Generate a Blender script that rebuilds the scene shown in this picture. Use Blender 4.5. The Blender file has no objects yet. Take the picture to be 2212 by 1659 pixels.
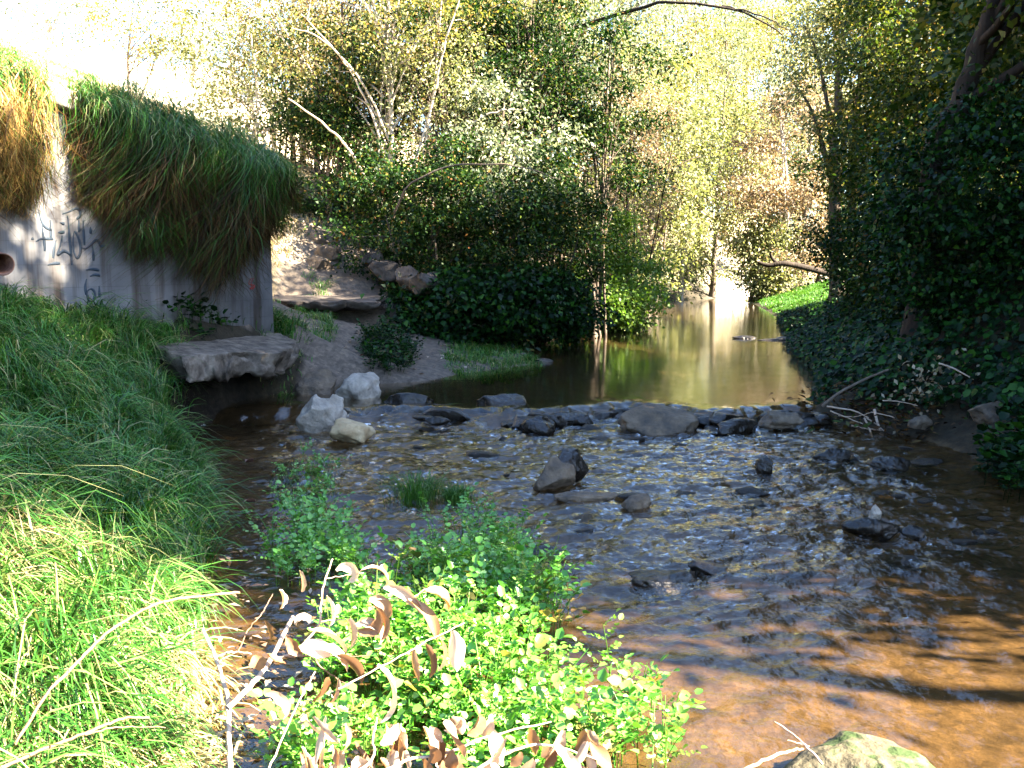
import bpy, bmesh, math, random
import numpy as np
R = math.radians
sc = bpy.context.scene
C = sc.collection

# ------------------------------------------------------------------ camera
CAM_H, FPX, HORIZON = 1.6, 924.0, 265.0
PITCH = math.atan((384 - HORIZON) / FPX)
cd = bpy.data.cameras.new("camera"); cam = bpy.data.objects.new("camera", cd); C.objects.link(cam)
cam.location = (0, 0, CAM_H); cam.rotation_euler = (math.pi / 2 - PITCH, 0, 0)
cd.sensor_width = 36; cd.lens = 36 * FPX / 1024; cd.clip_start = 0.05; cd.clip_end = 2000
sc.camera = cam

# ------------------------------------------------------------------ sky, sun, exposure
SUN_EL, SUN_AZ = R(35), R(106)          # azimuth clockwise from +Y
w = bpy.data.worlds.new("World"); sc.world = w; w.use_nodes = True
nt = w.node_tree; bg = nt.nodes["Background"]
sky = nt.nodes.new("ShaderNodeTexSky"); sky.sky_type = 'NISHITA'; sky.sun_disc = False
sky.sun_elevation = SUN_EL; sky.sun_rotation = SUN_AZ
nt.links.new(sky.outputs[0], bg.inputs[0]); bg.inputs[1].default_value = 0.055; sky.ozone_density = 4.5
ld = bpy.data.lights.new("sun", 'SUN'); ld.energy = 5.0; ld.angle = R(0.5); ld.color = (1, .89, .72)
sun = bpy.data.objects.new("sun", ld); C.objects.link(sun)
sd = np.array([math.sin(SUN_AZ) * math.cos(SUN_EL), math.cos(SUN_AZ) * math.cos(SUN_EL), math.sin(SUN_EL)])
from mathutils import Vector
sun.rotation_euler = Vector(sd).to_track_quat('Z', 'Y').to_euler(); sun.location = (10, -4, 12)
sc.view_settings.view_transform = 'Standard'; sc.view_settings.look = 'None'
sc.view_settings.exposure = 4.05; sc.view_settings.gamma = 1
cy = sc.cycles
cy.max_bounces = 7; cy.diffuse_bounces = 3; cy.glossy_bounces = 3; cy.transmission_bounces = 4
cy.transparent_max_bounces = 8; cy.caustics_reflective = False; cy.caustics_refractive = False
cy.sample_clamp_indirect = 6

# ------------------------------------------------------------------ helpers
K = 1024 / 2212.0                        # picture coordinates used below: 2212 x 1659
def ray(U, V):
    a = (U * K - 512) / FPX; b = (384 - V * K) / FPX
    return a, math.cos(PITCH) + b * math.sin(PITCH), -math.sin(PITCH) + b * math.cos(PITCH)
def G(U, V, z=0.0):
    x, y, dz = ray(U, V); t = (z - CAM_H) / dz
    return x * t, y * t
def at(U, V, Y):
    x, y, dz = ray(U, V); t = Y / y
    return np.array((x * t, Y, CAM_H + dz * t))
def nrm(a): return a / np.maximum(np.linalg.norm(a, axis=-1, keepdims=True), 1e-9)
def _h(i, j, k, s):
    n = (i * 374761393 + j * 668265263 + k * 2147483647 + s * 974634777) & 0xFFFFFFFF
    n = ((n ^ (n >> 13)) * 1274126177) & 0xFFFFFFFF
    n = ((n ^ (n >> 16)) * 2246822519) & 0xFFFFFFFF
    return ((n ^ (n >> 15)) & 0xFFFF) / 32767.5 - 1
def vnoise(P, s=0):
    P = np.asarray(P, float); i = np.floor(P).astype(np.int64); f = P - i; f = f * f * f * (f * (6 * f - 15) + 10)
    r = 0
    for a in (0, 1):
        for b in (0, 1):
            for c in (0, 1):
                wt = (f[..., 0] if a else 1 - f[..., 0]) * (f[..., 1] if b else 1 - f[..., 1]) * (f[..., 2] if c else 1 - f[..., 2])
                r = r + wt * _h(i[..., 0] + a, i[..., 1] + b, i[..., 2] + c, s)
    return r
def fbm(P, s=0, o=4, g=.5):
    P = np.asarray(P, float); r = 0; a = 1
    for k in range(o):
        r = r + a * vnoise(P * 2 ** k + 17.3 * k, s + k); a *= g
    return r
def fbm2(x, y, s=0, o=4, g=.5):
    return fbm(np.stack([x, y, np.zeros_like(x) + .37], -1), s, o, g)
def sstep(a, b, x):
    t = np.clip((x - a) / (b - a), 0, 1); return t * t * (3 - 2 * t)

def mesh(name, V, F, mat, parent=None, smooth=False, cols=None):
    V = np.asarray(V, np.float32).reshape(-1, 3); F = np.asarray(F, np.int32)
    me = bpy.data.meshes.new(name); nf, k = F.shape
    me.vertices.add(len(V)); me.vertices.foreach_set("co", V.ravel())
    me.loops.add(nf * k); me.loops.foreach_set("vertex_index", F.ravel())
    me.polygons.add(nf); me.polygons.foreach_set("loop_start", np.arange(nf, dtype=np.int32) * k)
    me.polygons.foreach_set("loop_total", np.full(nf, k, np.int32))
    if smooth: me.polygons.foreach_set("use_smooth", np.ones(nf, bool))
    me.update(calc_edges=True)
    for cn, cv in (cols or {}).items():
        ca = me.color_attributes.new(cn, 'FLOAT_COLOR', 'POINT')
        cv = np.asarray(cv, np.float32)
        if cv.ndim == 1: cv = np.stack([cv] * 3, -1)
        if cv.shape[1] == 3: cv = np.concatenate([cv, np.ones((len(cv), 1), np.float32)], 1)
        ca.data.foreach_set("color", cv.ravel())
    me.materials.append(mat)
    o = bpy.data.objects.new(name, me); C.objects.link(o)
    if parent: o.parent = parent
    return o
def tag(o, label=None, cat=None, group=None, kind=None):
    if label: o["label"] = label
    if cat: o["category"] = cat
    if group: o["group"] = group
    if kind: o["kind"] = kind
    return o
def empty(name, loc, label, cat, group=None, rz=0):
    o = bpy.data.objects.new(name, None); C.objects.link(o); o.location = loc; o.rotation_euler.z = rz
    o.empty_display_size = .2
    return tag(o, label, cat, group)
class MB:                                # collects quads
    def __init__(s): s.V = []; s.F = []; s.n = 0
    def add(s, V, F):
        V = np.asarray(V, float).reshape(-1, 3); s.V.append(V); s.F.append(np.asarray(F) + s.n); s.n += len(V)
    def tube(s, P, r, sides=7):
        P = np.asarray(P, float); n = len(P); r = np.broadcast_to(np.asarray(r, float), (n,))
        T = nrm(np.gradient(P, axis=0)); ref = np.array([.31, .2, .93]) if abs(T[0, 2]) < .9 else np.array([1., .1, 0])
        A = nrm(np.cross(T, ref)); B = np.cross(T, A)
        a = np.linspace(0, 2 * math.pi, sides, endpoint=False)
        V = P[:, None] + r[:, None, None] * (A[:, None] * np.cos(a)[None, :, None] + B[:, None] * np.sin(a)[None, :, None])
        i, j = np.meshgrid(np.arange(n - 1), np.arange(sides), indexing='ij'); j2 = (j + 1) % sides
        s.add(V, np.stack([i * sides + j, i * sides + j2, (i + 1) * sides + j2, (i + 1) * sides + j], -1).reshape(-1, 4))
    def build(s, name, mat, parent=None, smooth=False):
        off = np.array(parent.location) if parent is not None else 0
        return mesh(name, np.concatenate(s.V) - off, np.concatenate(s.F), mat, parent, smooth)
def smooth_path(pts, n=14, wob=0, rng=None):
    pts = np.asarray(pts, float); m = len(pts); t = np.linspace(0, m - 1, n); i = np.clip(t.astype(int), 0, m - 2); f = (t - i)[:, None]
    p0 = pts[np.clip(i - 1, 0, m - 1)]; p1 = pts[i]; p2 = pts[i + 1]; p3 = pts[np.clip(i + 2, 0, m - 1)]
    q = .5 * (2 * p1 + (p2 - p0) * f + (2 * p0 - 5 * p1 + 4 * p2 - p3) * f ** 2 + (3 * p1 - p0 - 3 * p2 + p3) * f ** 3)
    if wob: q[1:-1] += rng.normal(0, wob, (n - 2, 3))
    return q
def leaves(P, D, N, L, W, fold=.15):
    D = nrm(D); S = nrm(np.cross(D, N)); Nn = np.cross(S, D); L = np.asarray(L)[:, None]; W = np.asarray(W)[:, None]
    a = P; b = P + D * L * .42 + S * W * .5 + Nn * W * fold; c = P + D * L - Nn * L * .08; d = P + D * L * .42 - S * W * .5 + Nn * W * fold
    n = len(P)
    return np.stack([a, b, c, d], 1).reshape(-1, 3), np.arange(4 * n).reshape(n, 4)
def round_leaves(P, D, N, L, W, fold=.12):
    D = nrm(D); S = nrm(np.cross(D, N)); Nn = np.cross(S, D); L = np.asarray(L)[:, None]; W = np.asarray(W)[:, None]
    up = Nn * W * fold
    v = [P, P + D * L * .2 + S * W * .42 + up, P + D * L * .65 + S * W * .46 + up, P + D * L - Nn * L * .1, P + D * L * .65 - S * W * .46 + up, P + D * L * .2 - S * W * .42 + up]
    n = len(P); i = np.arange(n)[:, None] * 6
    F = np.stack([i + np.array([[0, 1, 2, 3]]), i + np.array([[0, 3, 4, 5]])], 1).reshape(-1, 4)
    return np.stack(v, 1).reshape(-1, 3), F
def blades(P, h, dirxy, reach, droop, width, seg=4, rng=None, twist=.5):
    """arching grass blades: height h, horizontal reach, droop 0..2"""
    n = len(P); t = np.linspace(0, 1, seg + 1)[None, :]
    z = h[:, None] * (t * (1 + droop[:, None]) - droop[:, None] * t ** 2 * 1.55)
    rr = reach[:, None] * t ** 1.5
    pts = P[:, None, :] + np.stack([dirxy[:, 0:1] * rr, dirxy[:, 1:2] * rr, z], -1)
    a = rng.uniform(-twist, twist, n); side = np.stack([-dirxy[:, 1] * np.cos(a), dirxy[:, 0] * np.cos(a), np.sin(a)], -1)
    wv = width[:, None] * (1 - t ** 1.8 * .94) * .5
    V = np.stack([pts - side[:, None] * wv[..., None], pts + side[:, None] * wv[..., None]], 2)   # n,seg+1,2,3
    b = np.arange(n)[:, None] * (2 * (seg + 1)) + np.arange(seg)[None, :] * 2
    F = np.stack([b, b + 1, b + 3, b + 2], -1).reshape(-1, 4)
    return V.reshape(-1, 3), F
def inpoly(x, y, poly):
    r = np.zeros(len(x), bool); n = len(poly)
    for i in range(n):
        x1, y1 = poly[i]; x2, y2 = poly[(i + 1) % n]
        c = ((y1 > y) != (y2 > y)) & (x < (x2 - x1) * (y - y1) / (y2 - y1 + 1e-12) + x1); r ^= c
    return r

# ------------------------------------------------------------------ materials
def newmat(name):
    m = bpy.data.materials.new(name); m.use_nodes = True; t = m.node_tree; t.nodes.clear()
    out = t.nodes.new("ShaderNodeOutputMaterial"); return m, t, out
def node(t, ty, **kw):
    n = t.nodes.new(ty)
    for k, v in kw.items():
        if k in n.inputs.keys() if isinstance(k, str) else False: n.inputs[k].default_value = v
        else: setattr(n, k, v)
    return n
def ramp(t, stops, interp='LINEAR'):
    n = t.nodes.new("ShaderNodeValToRGB"); cr = n.color_ramp; cr.interpolation = interp
    while len(cr.elements) < len(stops): cr.elements.new(.5)
    for e, (p, c) in zip(cr.elements, stops): e.position = p; e.color = (*c, 1)
    return n
def leaf_mat(name, stops, trans=.4, rough=.45, spec=.35, glow=(1.15, 1.2, .55)):
    m, t, out = newmat(name); L = t.links.new
    g = t.nodes.new("ShaderNodeNewGeometry"); oi = t.nodes.new("ShaderNodeObjectInfo"); ad = t.nodes.new("ShaderNodeMath"); ad.operation = 'ADD'; fc = t.nodes.new("ShaderNodeMath"); fc.operation = 'FRACT'
    rp = ramp(t, stops); L(g.outputs["Random Per Island"], ad.inputs[0]); L(oi.outputs["Random"], ad.inputs[1]); L(ad.outputs[0], fc.inputs[0]); L(fc.outputs[0], rp.inputs[0])
    p = t.nodes.new("ShaderNodeBsdfPrincipled"); L(rp.outputs[0], p.inputs["Base Color"])
    p.inputs["Roughness"].default_value = rough; p.inputs["Specular IOR Level"].default_value = spec
    tr = t.nodes.new("ShaderNodeBsdfTranslucent")
    mu = t.nodes.new("ShaderNodeMix"); mu.data_type = 'RGBA'; mu.blend_type = 'MULTIPLY'; mu.inputs[0].default_value = 1
    L(rp.outputs[0], mu.inputs[6]); mu.inputs[7].default_value = (*glow, 1); L(mu.outputs[2], tr.inputs[0])
    mx = t.nodes.new("ShaderNodeMixShader"); mx.inputs[0].default_value = trans
    L(p.outputs[0], mx.inputs[1]); L(tr.outputs[0], mx.inputs[2]); L(mx.outputs[0], out.inputs[0]); return m
def rough_mat(name, stops, scale=6, rough=.85, bump=.3, bscale=30, spec=.3, stretch=(1, 1, 1), detail=6, moss=None):
    m, t, out = newmat(name); L = t.links.new
    tc = t.nodes.new("ShaderNodeTexCoord"); mp = t.nodes.new("ShaderNodeMapping"); mp.inputs["Scale"].default_value = stretch; L(tc.outputs["Object"], mp.inputs[0])
    nz = t.nodes.new("ShaderNodeTexNoise"); nz.inputs["Scale"].default_value = scale; nz.inputs["Detail"].default_value = detail; nz.inputs["Roughness"].default_value = .65; L(mp.outputs[0], nz.inputs["Vector"])
    rp = ramp(t, stops); L(nz.outputs[0], rp.inputs[0]); col = rp.outputs[0]
    if moss:
        n2 = t.nodes.new("ShaderNodeTexNoise"); n2.inputs["Scale"].default_value = moss[1]; n2.inputs["Detail"].default_value = 5; L(tc.outputs["Object"], n2.inputs["Vector"])
        r2 = ramp(t, [(moss[2], (0, 0, 0)), (moss[2] + .1, (1, 1, 1))]); L(n2.outputs[0], r2.inputs[0])
        mx = t.nodes.new("ShaderNodeMix"); mx.data_type = 'RGBA'; L(r2.outputs[0], mx.inputs[0]); L(col, mx.inputs[6]); mx.inputs[7].default_value = (*moss[0], 1); col = mx.outputs[2]
    p = t.nodes.new("ShaderNodeBsdfPrincipled"); L(col, p.inputs["Base Color"]); p.inputs["Roughness"].default_value = rough; p.inputs["Specular IOR Level"].default_value = spec
    nb = t.nodes.new("ShaderNodeTexNoise"); nb.inputs["Scale"].default_value = bscale; nb.inputs["Detail"].default_value = 8; L(mp.outputs[0], nb.inputs["Vector"])
    b = t.nodes.new("ShaderNodeBump"); b.inputs["Strength"].default_value = bump; b.inputs["Distance"].default_value = .03; L(nb.outputs[0], b.inputs["Height"]); L(b.outputs[0], p.inputs["Normal"])
    L(p.outputs[0], out.inputs[0]); return m

M = {}
M['grass'] = leaf_mat('grass_green', [(0, (.010, .045, .005)), (.4, (.032, .125, .012)), (.75, (.085, .235, .03)), (.88, (.20, .25, .07)), (1, (.36, .31, .15))], .33, .38, .5)
M['drygrass'] = leaf_mat('grass_dry', [(0, (.20, .15, .06)), (.5, (.38, .31, .15)), (.8, (.5, .43, .25)), (1, (.16, .22, .05))], .3, .5, .3, (1, .95, .7))
M['thatch'] = leaf_mat('grass_thatch', [(0, (.012, .006, .002)), (.5, (.045, .022, .007)), (.82, (.13, .07, .022)), (.9, (.03, .055, .008)), (1, (.05, .09, .012))], .25, .6, .2, (1.1, .85, .5))
M['straw'] = leaf_mat('grass_straw', [(0, (.12, .055, .015)), (.5, (.30, .17, .045)), (.85, (.42, .29, .09)), (1, (.16, .18, .03))], .3, .5, .3, (1.1, .85, .5))
M['hang'] = leaf_mat('grass_hanging', [(0, (.008, .03, .004)), (.4, (.022, .085, .009)), (.75, (.05, .15, .016)), (.86, (.14, .12, .03)), (1, (.07, .035, .012))], .35, .45, .35)
M['lawn'] = leaf_mat('grass_lawn', [(0, (.025, .085, .010)), (.6, (.05, .14, .016)), (1, (.11, .19, .035))], .35, .5, .3)
M['cress'] = leaf_mat('cress_leaf', [(0, (.05, .18, .018)), (.5, (.10, .30, .03)), (.85, (.17, .38, .06)), (1, (.30, .48, .15))], .3, .28, .7)
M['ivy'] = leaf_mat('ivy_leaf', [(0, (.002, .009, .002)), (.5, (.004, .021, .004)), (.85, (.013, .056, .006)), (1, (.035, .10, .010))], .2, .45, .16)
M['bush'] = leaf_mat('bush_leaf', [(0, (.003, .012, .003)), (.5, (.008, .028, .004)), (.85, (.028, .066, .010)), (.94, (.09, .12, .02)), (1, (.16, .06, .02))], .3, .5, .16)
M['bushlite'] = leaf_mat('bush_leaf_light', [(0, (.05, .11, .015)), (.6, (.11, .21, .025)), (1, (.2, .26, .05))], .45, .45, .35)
M['yellow'] = leaf_mat('leaf_yellow', [(0, (.07, .09, .02)), (.45, (.17, .18, .04)), (.8, (.30, .25, .07)), (1, (.36, .22, .10))], .45, .5, .3, (1.1, 1.0, .5))
M['olive'] = leaf_mat('leaf_olive', [(0, (.06, .075, .025)), (.5, (.16, .175, .075)), (.85, (.30, .29, .15)), (1, (.42, .36, .22))], .4, .5, .3)
M['silver'] = leaf_mat('leaf_silver', [(0, (.06, .085, .045)), (.5, (.18, .205, .125)), (1, (.38, .39, .27))], .35, .45, .4, (1, 1.05, .7))
M['brown'] = leaf_mat('leaf_brown', [(0, (.10, .07, .04)), (.5, (.25, .20, .12)), (.85, (.42, .36, .25)), (1, (.17, .18, .06))], .35, .6, .25, (1.1, .85, .6))
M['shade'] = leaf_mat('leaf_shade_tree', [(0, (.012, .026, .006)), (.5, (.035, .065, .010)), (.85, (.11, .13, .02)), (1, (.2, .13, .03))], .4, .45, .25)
M['dead'] = leaf_mat('dead_leaf', [(0, (.10, .045, .018)), (.3, (.24, .14, .07)), (.6, (.42, .31, .22)), (1, (.60, .51, .40))], .2, .4, .5, (1.1, .8, .5))
M['bark'] = rough_mat('bark_grey', [(.3, (.05, .038, .028)), (.6, (.13, .10, .075)), (.8, (.2, .17, .13))], 8, .9, .6, 25, .2, (1, 1, .25))
M['barkdark'] = rough_mat('bark_dark', [(.3, (.012, .009, .007)), (.7, (.045, .033, .024))], 8, .9, .6, 25, .2, (1, 1, .25))
M['barkpale'] = rough_mat('bark_pale', [(.3, (.22, .18, .13)), (.6, (.42, .37, .30)), (.8, (.55, .50, .42))], 8, .8, .4, 25, .2, (1, 1, .25))
M['twig'] = rough_mat('dead_twig', [(.3, (.26, .17, .11)), (.6, (.45, .34, .25)), (.8, (.55, .45, .36))], 20, .7, .3, 60, .3)
M['twigbrown'] = rough_mat('brown_twig', [(.3, (.10, .055, .03)), (.7, (.24, .14, .085))], 20, .7, .3, 60, .3)
M['stone'] = rough_mat('stone_pale', [(.3, (.15, .13, .105)), (.55, (.34, .295, .24)), (.8, (.48, .43, .36))], 5, .8, .9, 18, .3)
M['stonetan'] = rough_mat('stone_tan', [(.3, (.30, .20, .10)), (.6, (.46, .35, .20)), (.8, (.55, .45, .28))], 6, .7, .4, 28, .35)
M['stonegrey'] = rough_mat('stone_grey', [(.3, (.04, .035, .03)), (.55, (.125, .090, .058)), (.8, (.23, .175, .12))], 6, .75, .9, 18, .35)
M['stonewet'] = rough_mat('stone_wet', [(.3, (.005, .004, .003)), (.6, (.018, .014, .010)), (.8, (.05, .036, .024))], 9, .3, .9, 18, .45)
M['stonemoss'] = rough_mat('stone_mossy', [(.3, (.03, .025, .013)), (.55, (.09, .075, .042)), (.75, (.17, .145, .09))], 9, .8, 1.0, 18, .3, moss=((.022, .04, .007), 11, .50))
M['concrete'] = rough_mat('broken_concrete', [(.3, (.022, .018, .013)), (.5, (.12, .096, .074)), (.72, (.25, .21, .165))], 6, .85, 1.0, 12, .25)
M['ledge'] = rough_mat('ledge_stone', [(.3, (.03, .024, .02)), (.55, (.09, .073, .06)), (.8, (.16, .135, .11))], 4, .9, .7, 18, .2)
M['rust'] = rough_mat('rusty_pipe', [(.3, (.07, .03, .02)), (.6, (.18, .09, .06)), (.8, (.3, .2, .16))], 10, .7, .3, 40, .4)
M['paint'] = rough_mat('graffiti_paint', [(.3, (.022, .035, .05)), (.7, (.05, .065, .085))], 30, .6, .1, 60, .3)
M['paintred'] = rough_mat('graffiti_red', [(.3, (.25, .03, .03)), (.7, (.35, .06, .05))], 30, .6, .1, 60, .3)

def ground_mat():
    m, t, out = newmat('ground_soil'); L = t.links.new
    at_ = t.nodes.new("ShaderNodeAttribute"); at_.attribute_name = "soil"
    tc = t.nodes.new("ShaderNodeTexCoord")
    nz = t.nodes.new("ShaderNodeTexNoise"); nz.inputs["Scale"].default_value = 9; nz.inputs["Detail"].default_value = 9; nz.inputs["Roughness"].default_value = .7; L(tc.outputs["Object"], nz.inputs["Vector"])
    rp = ramp(t, [(.28, (.45, .45, .45)), (.5, (1, 1, 1)), (.72, (1.5, 1.45, 1.35))]); L(nz.outputs[0], rp.inputs[0])
    vo = t.nodes.new("ShaderNodeTexVoronoi"); vo.inputs["Scale"].default_value = 26; L(tc.outputs["Object"], vo.inputs["Vector"])
    r2 = ramp(t, [(0, (.6, .6, .6)), (1, (1.35, 1.3, 1.25))]); L(vo.outputs["Color"], r2.inputs[0])
    m1 = t.nodes.new("ShaderNodeMix"); m1.data_type = 'RGBA'; m1.blend_type = 'MULTIPLY'; m1.inputs[0].default_value = 1; L(at_.outputs[0], m1.inputs[6]); L(rp.outputs[0], m1.inputs[7])
    m2 = t.nodes.new("ShaderNodeMix"); m2.data_type = 'RGBA'; m2.blend_type = 'MULTIPLY'; m2.inputs[0].default_value = .8; L(m1.outputs[2], m2.inputs[6]); L(r2.outputs[0], m2.inputs[7])
    p = t.nodes.new("ShaderNodeBsdfPrincipled"); L(m2.outputs[2], p.inputs["Base Color"]); p.inputs["Roughness"].default_value = .9; p.inputs["Specular IOR Level"].default_value = .2
    b = t.nodes.new("ShaderNodeBump"); b.inputs["Strength"].default_value = .6; b.inputs["Distance"].default_value = .03; L(nz.outputs[0], b.inputs["Height"]); L(b.outputs[0], p.inputs["Normal"])
    L(p.outputs[0], out.inputs[0]); return m
def water_mat():
    m, t, out = newmat('stream_water'); L = t.links.new
    tc = t.nodes.new("ShaderNodeTexCoord")
    mp = t.nodes.new("ShaderNodeMapping"); mp.inputs["Scale"].default_value = (1, 1, 1); L(tc.outputs["Object"], mp.inputs[0])
    fo = t.nodes.new("ShaderNodeAttribute"); fo.attribute_name = "foam"
    ri = t.nodes.new("ShaderNodeAttribute"); ri.attribute_name = "riffle"
    n1 = t.nodes.new("ShaderNodeTexNoise"); n1.inputs["Scale"].default_value = 30; n1.inputs["Detail"].default_value = 4; L(mp.outputs[0], n1.inputs["Vector"])
    b1 = t.nodes.new("ShaderNodeBump"); b1.inputs["Distance"].default_value = .02; L(ri.outputs["Fac"], b1.inputs["Strength"]); L(n1.outputs[0], b1.inputs["Height"])
    ge = t.nodes.new("ShaderNodeNewGeometry"); dt = t.nodes.new("ShaderNodeVectorMath"); dt.operation = 'DOT_PRODUCT'; L(ge.outputs["Incoming"], dt.inputs[0]); L(b1.outputs[0], dt.inputs[1])
    def mth(op, a_, b_=None):                # Schlick reflectance, the same from above and from below
        n_ = t.nodes.new("ShaderNodeMath"); n_.operation = op
        for q_, v_ in enumerate((a_, b_)):
            if v_ is None: continue
            if isinstance(v_, (int, float)): n_.inputs[q_].default_value = v_
            else: L(v_, n_.inputs[q_])
        return n_.outputs[0]
    F_ = mth('ADD', mth('MULTIPLY', mth('POWER', mth('SUBTRACT', 1.0, mth('MINIMUM', mth('ABSOLUTE', dt.outputs["Value"]), 1.0)), 5.0), .95), .05)
    tr = t.nodes.new("ShaderNodeBsdfTransparent"); tr.inputs[0].default_value = (.82, .72, .56, 1)
    gl = t.nodes.new("ShaderNodeBsdfGlossy"); gl.inputs["Roughness"].default_value = .085; gl.inputs[0].default_value = (1, 1, 1, 1); L(b1.outputs[0], gl.inputs["Normal"])
    mx = t.nodes.new("ShaderNodeMixShader"); L(F_, mx.inputs[0]); L(tr.outputs[0], mx.inputs[1]); L(gl.outputs[0], mx.inputs[2])
    nf = t.nodes.new("ShaderNodeTexNoise"); nf.inputs["Scale"].default_value = 40; nf.inputs["Detail"].default_value = 5; L(tc.outputs["Object"], nf.inputs["Vector"])
    mm = t.nodes.new("ShaderNodeMath"); mm.operation = 'ADD'; L(nf.outputs[0], mm.inputs[0]); L(fo.outputs["Fac"], mm.inputs[1])
    rr = ramp(t, [(.86, (0, 0, 0)), (1.0, (1, 1, 1))]); 
    mh = t.nodes.new("ShaderNodeMath"); mh.operation = 'MULTIPLY'; mh.inputs[1].default_value = .72; L(mm.outputs[0], mh.inputs[0]); L(mh.outputs[0], rr.inputs[0])
    df = t.nodes.new("ShaderNodeBsdfDiffuse"); df.inputs[0].default_value = (.8, .82, .85, 1)
    m2 = t.nodes.new("ShaderNodeMixShader"); L(rr.outputs[0], m2.inputs[0]); L(mx.outputs[0], m2.inputs[1]); L(df.outputs[0], m2.inputs[2]); L(m2.outputs[0], out.inputs[0]); return m
def block_mat():
    m, t, out = newmat('block_wall_face'); L = t.links.new
    tc = t.nodes.new("ShaderNodeTexCoord")
    sx = t.nodes.new("ShaderNodeSeparateXYZ"); L(tc.outputs["Object"], sx.inputs[0])
    cx = t.nodes.new("ShaderNodeCombineXYZ"); L(sx.outputs[0], cx.inputs[0]); L(sx.outputs[2], cx.inputs[1])
    br = t.nodes.new("ShaderNodeTexBrick"); br.inputs["Scale"].default_value = 1; br.inputs["Brick Width"].default_value = .4; br.inputs["Row Height"].default_value = .2; br.inputs["Mortar Size"].default_value = .003; br.inputs["Mortar Smooth"].default_value = .3
    br.inputs["Color1"].default_value = (.185, .183, .182, 1); br.inputs["Color2"].default_value = (.20, .197, .192, 1); br.inputs["Mortar"].default_value = (.15, .146, .142, 1); L(cx.outputs[0], br.inputs["Vector"])
    mp = t.nodes.new("ShaderNodeMapping"); mp.inputs["Scale"].default_value = (5.5, 5.5, .5); L(tc.outputs["Object"], mp.inputs[0])
    ns = t.nodes.new("ShaderNodeTexNoise"); ns.inputs["Scale"].default_value = 1; ns.inputs["Detail"].default_value = 5; ns.inputs["Roughness"].default_value = .6; L(mp.outputs[0], ns.inputs["Vector"])
    rs = ramp(t, [(.46, (0, 0, 0)), (.66, (.9, .9, .9))]); L(ns.outputs[0], rs.inputs[0])
    mx = t.nodes.new("ShaderNodeMix"); mx.data_type = 'RGBA'; L(rs.outputs[0], mx.inputs[0]); L(br.outputs[0], mx.inputs[6]); mx.inputs[7].default_value = (.062, .042, .028, 1)
    n2 = t.nodes.new("ShaderNodeTexNoise"); n2.inputs["Scale"].default_value = 3; n2.inputs["Detail"].default_value = 8; L(tc.outputs["Object"], n2.inputs["Vector"])
    r2 = ramp(t, [(.3, (.65, .65, .66)), (.7, (1.15, 1.15, 1.15))]); L(n2.outputs[0], r2.inputs[0])
    mu = t.nodes.new("ShaderNodeMix"); mu.data_type = 'RGBA'; mu.blend_type = 'MULTIPLY'; mu.inputs[0].default_value = 1; L(mx.outputs[2], mu.inputs[6]); L(r2.outputs[0], mu.inputs[7])
    p = t.nodes.new("ShaderNodeBsdfPrincipled"); L(mu.outputs[2], p.inputs["Base Color"]); p.inputs["Roughness"].default_value = .9; p.inputs["Specular IOR Level"].default_value = .2
    b = t.nodes.new("ShaderNodeBump"); b.inputs["Strength"].default_value = .25; b.inputs["Distance"].default_value = .004; L(br.outputs["Fac"], b.inputs["Height"]); b.invert = True
    L(b.outputs[0], p.inputs["Normal"]); L(p.outputs[0], out.inputs[0]); return m
M['ground'] = ground_mat(); M['water'] = water_mat(); M['block'] = block_mat()

# ------------------------------------------------------------------ terrain
XL = np.array([(-10, 2.2), (0, 1.0), (1.6, .0), (2.3, -.9), (3.0, -1.15), (3.8, -1.32), (5, -1.72), (6.6, -2.2), (7.6, -2.75), (8.2, -3.02), (8.7, -3.2), (9.2, -3.15), (10.0, -2.86), (10.5, -2.62), (10.9, -2.35), (11.1, -1.9), (11.5, -1.1), (12.5, -.6), (13.65, .44), (14.5, .3), (16.9, .4), (19.7, 1.45), (21.2, 2.8), (24.8, 3.4), (33.4, 5.1), (38, 6.9), (41, 9.0), (60, 30)])
XR = np.array([(-10, 8), (0, 5.5), (3, 4.3), (6, 3.9), (8.4, 3.8), (8.9, 3.4), (9.4, 3.1), (10.4, 3.66), (12.7, 4.33), (15.5, 4.86), (22.9, 6.8), (30, 8.2), (35.5, 9.2), (38, 9.6), (41, 13), (60, 34)])
def xl(y): return np.interp(y, XL[:, 0], XL[:, 1])
def xr(y): return np.interp(y, XR[:, 0], XR[:, 1])
def yweir(x): x = np.asarray(x, float); return 9.45 + .22 * fbm2(x * .9, x * 0, 5, 3) + .10 * fbm2(x * 5, x * 0, 6, 3)
def wlev(x, y): return .15 * sstep(-.28, .12, y - yweir(x))
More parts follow.
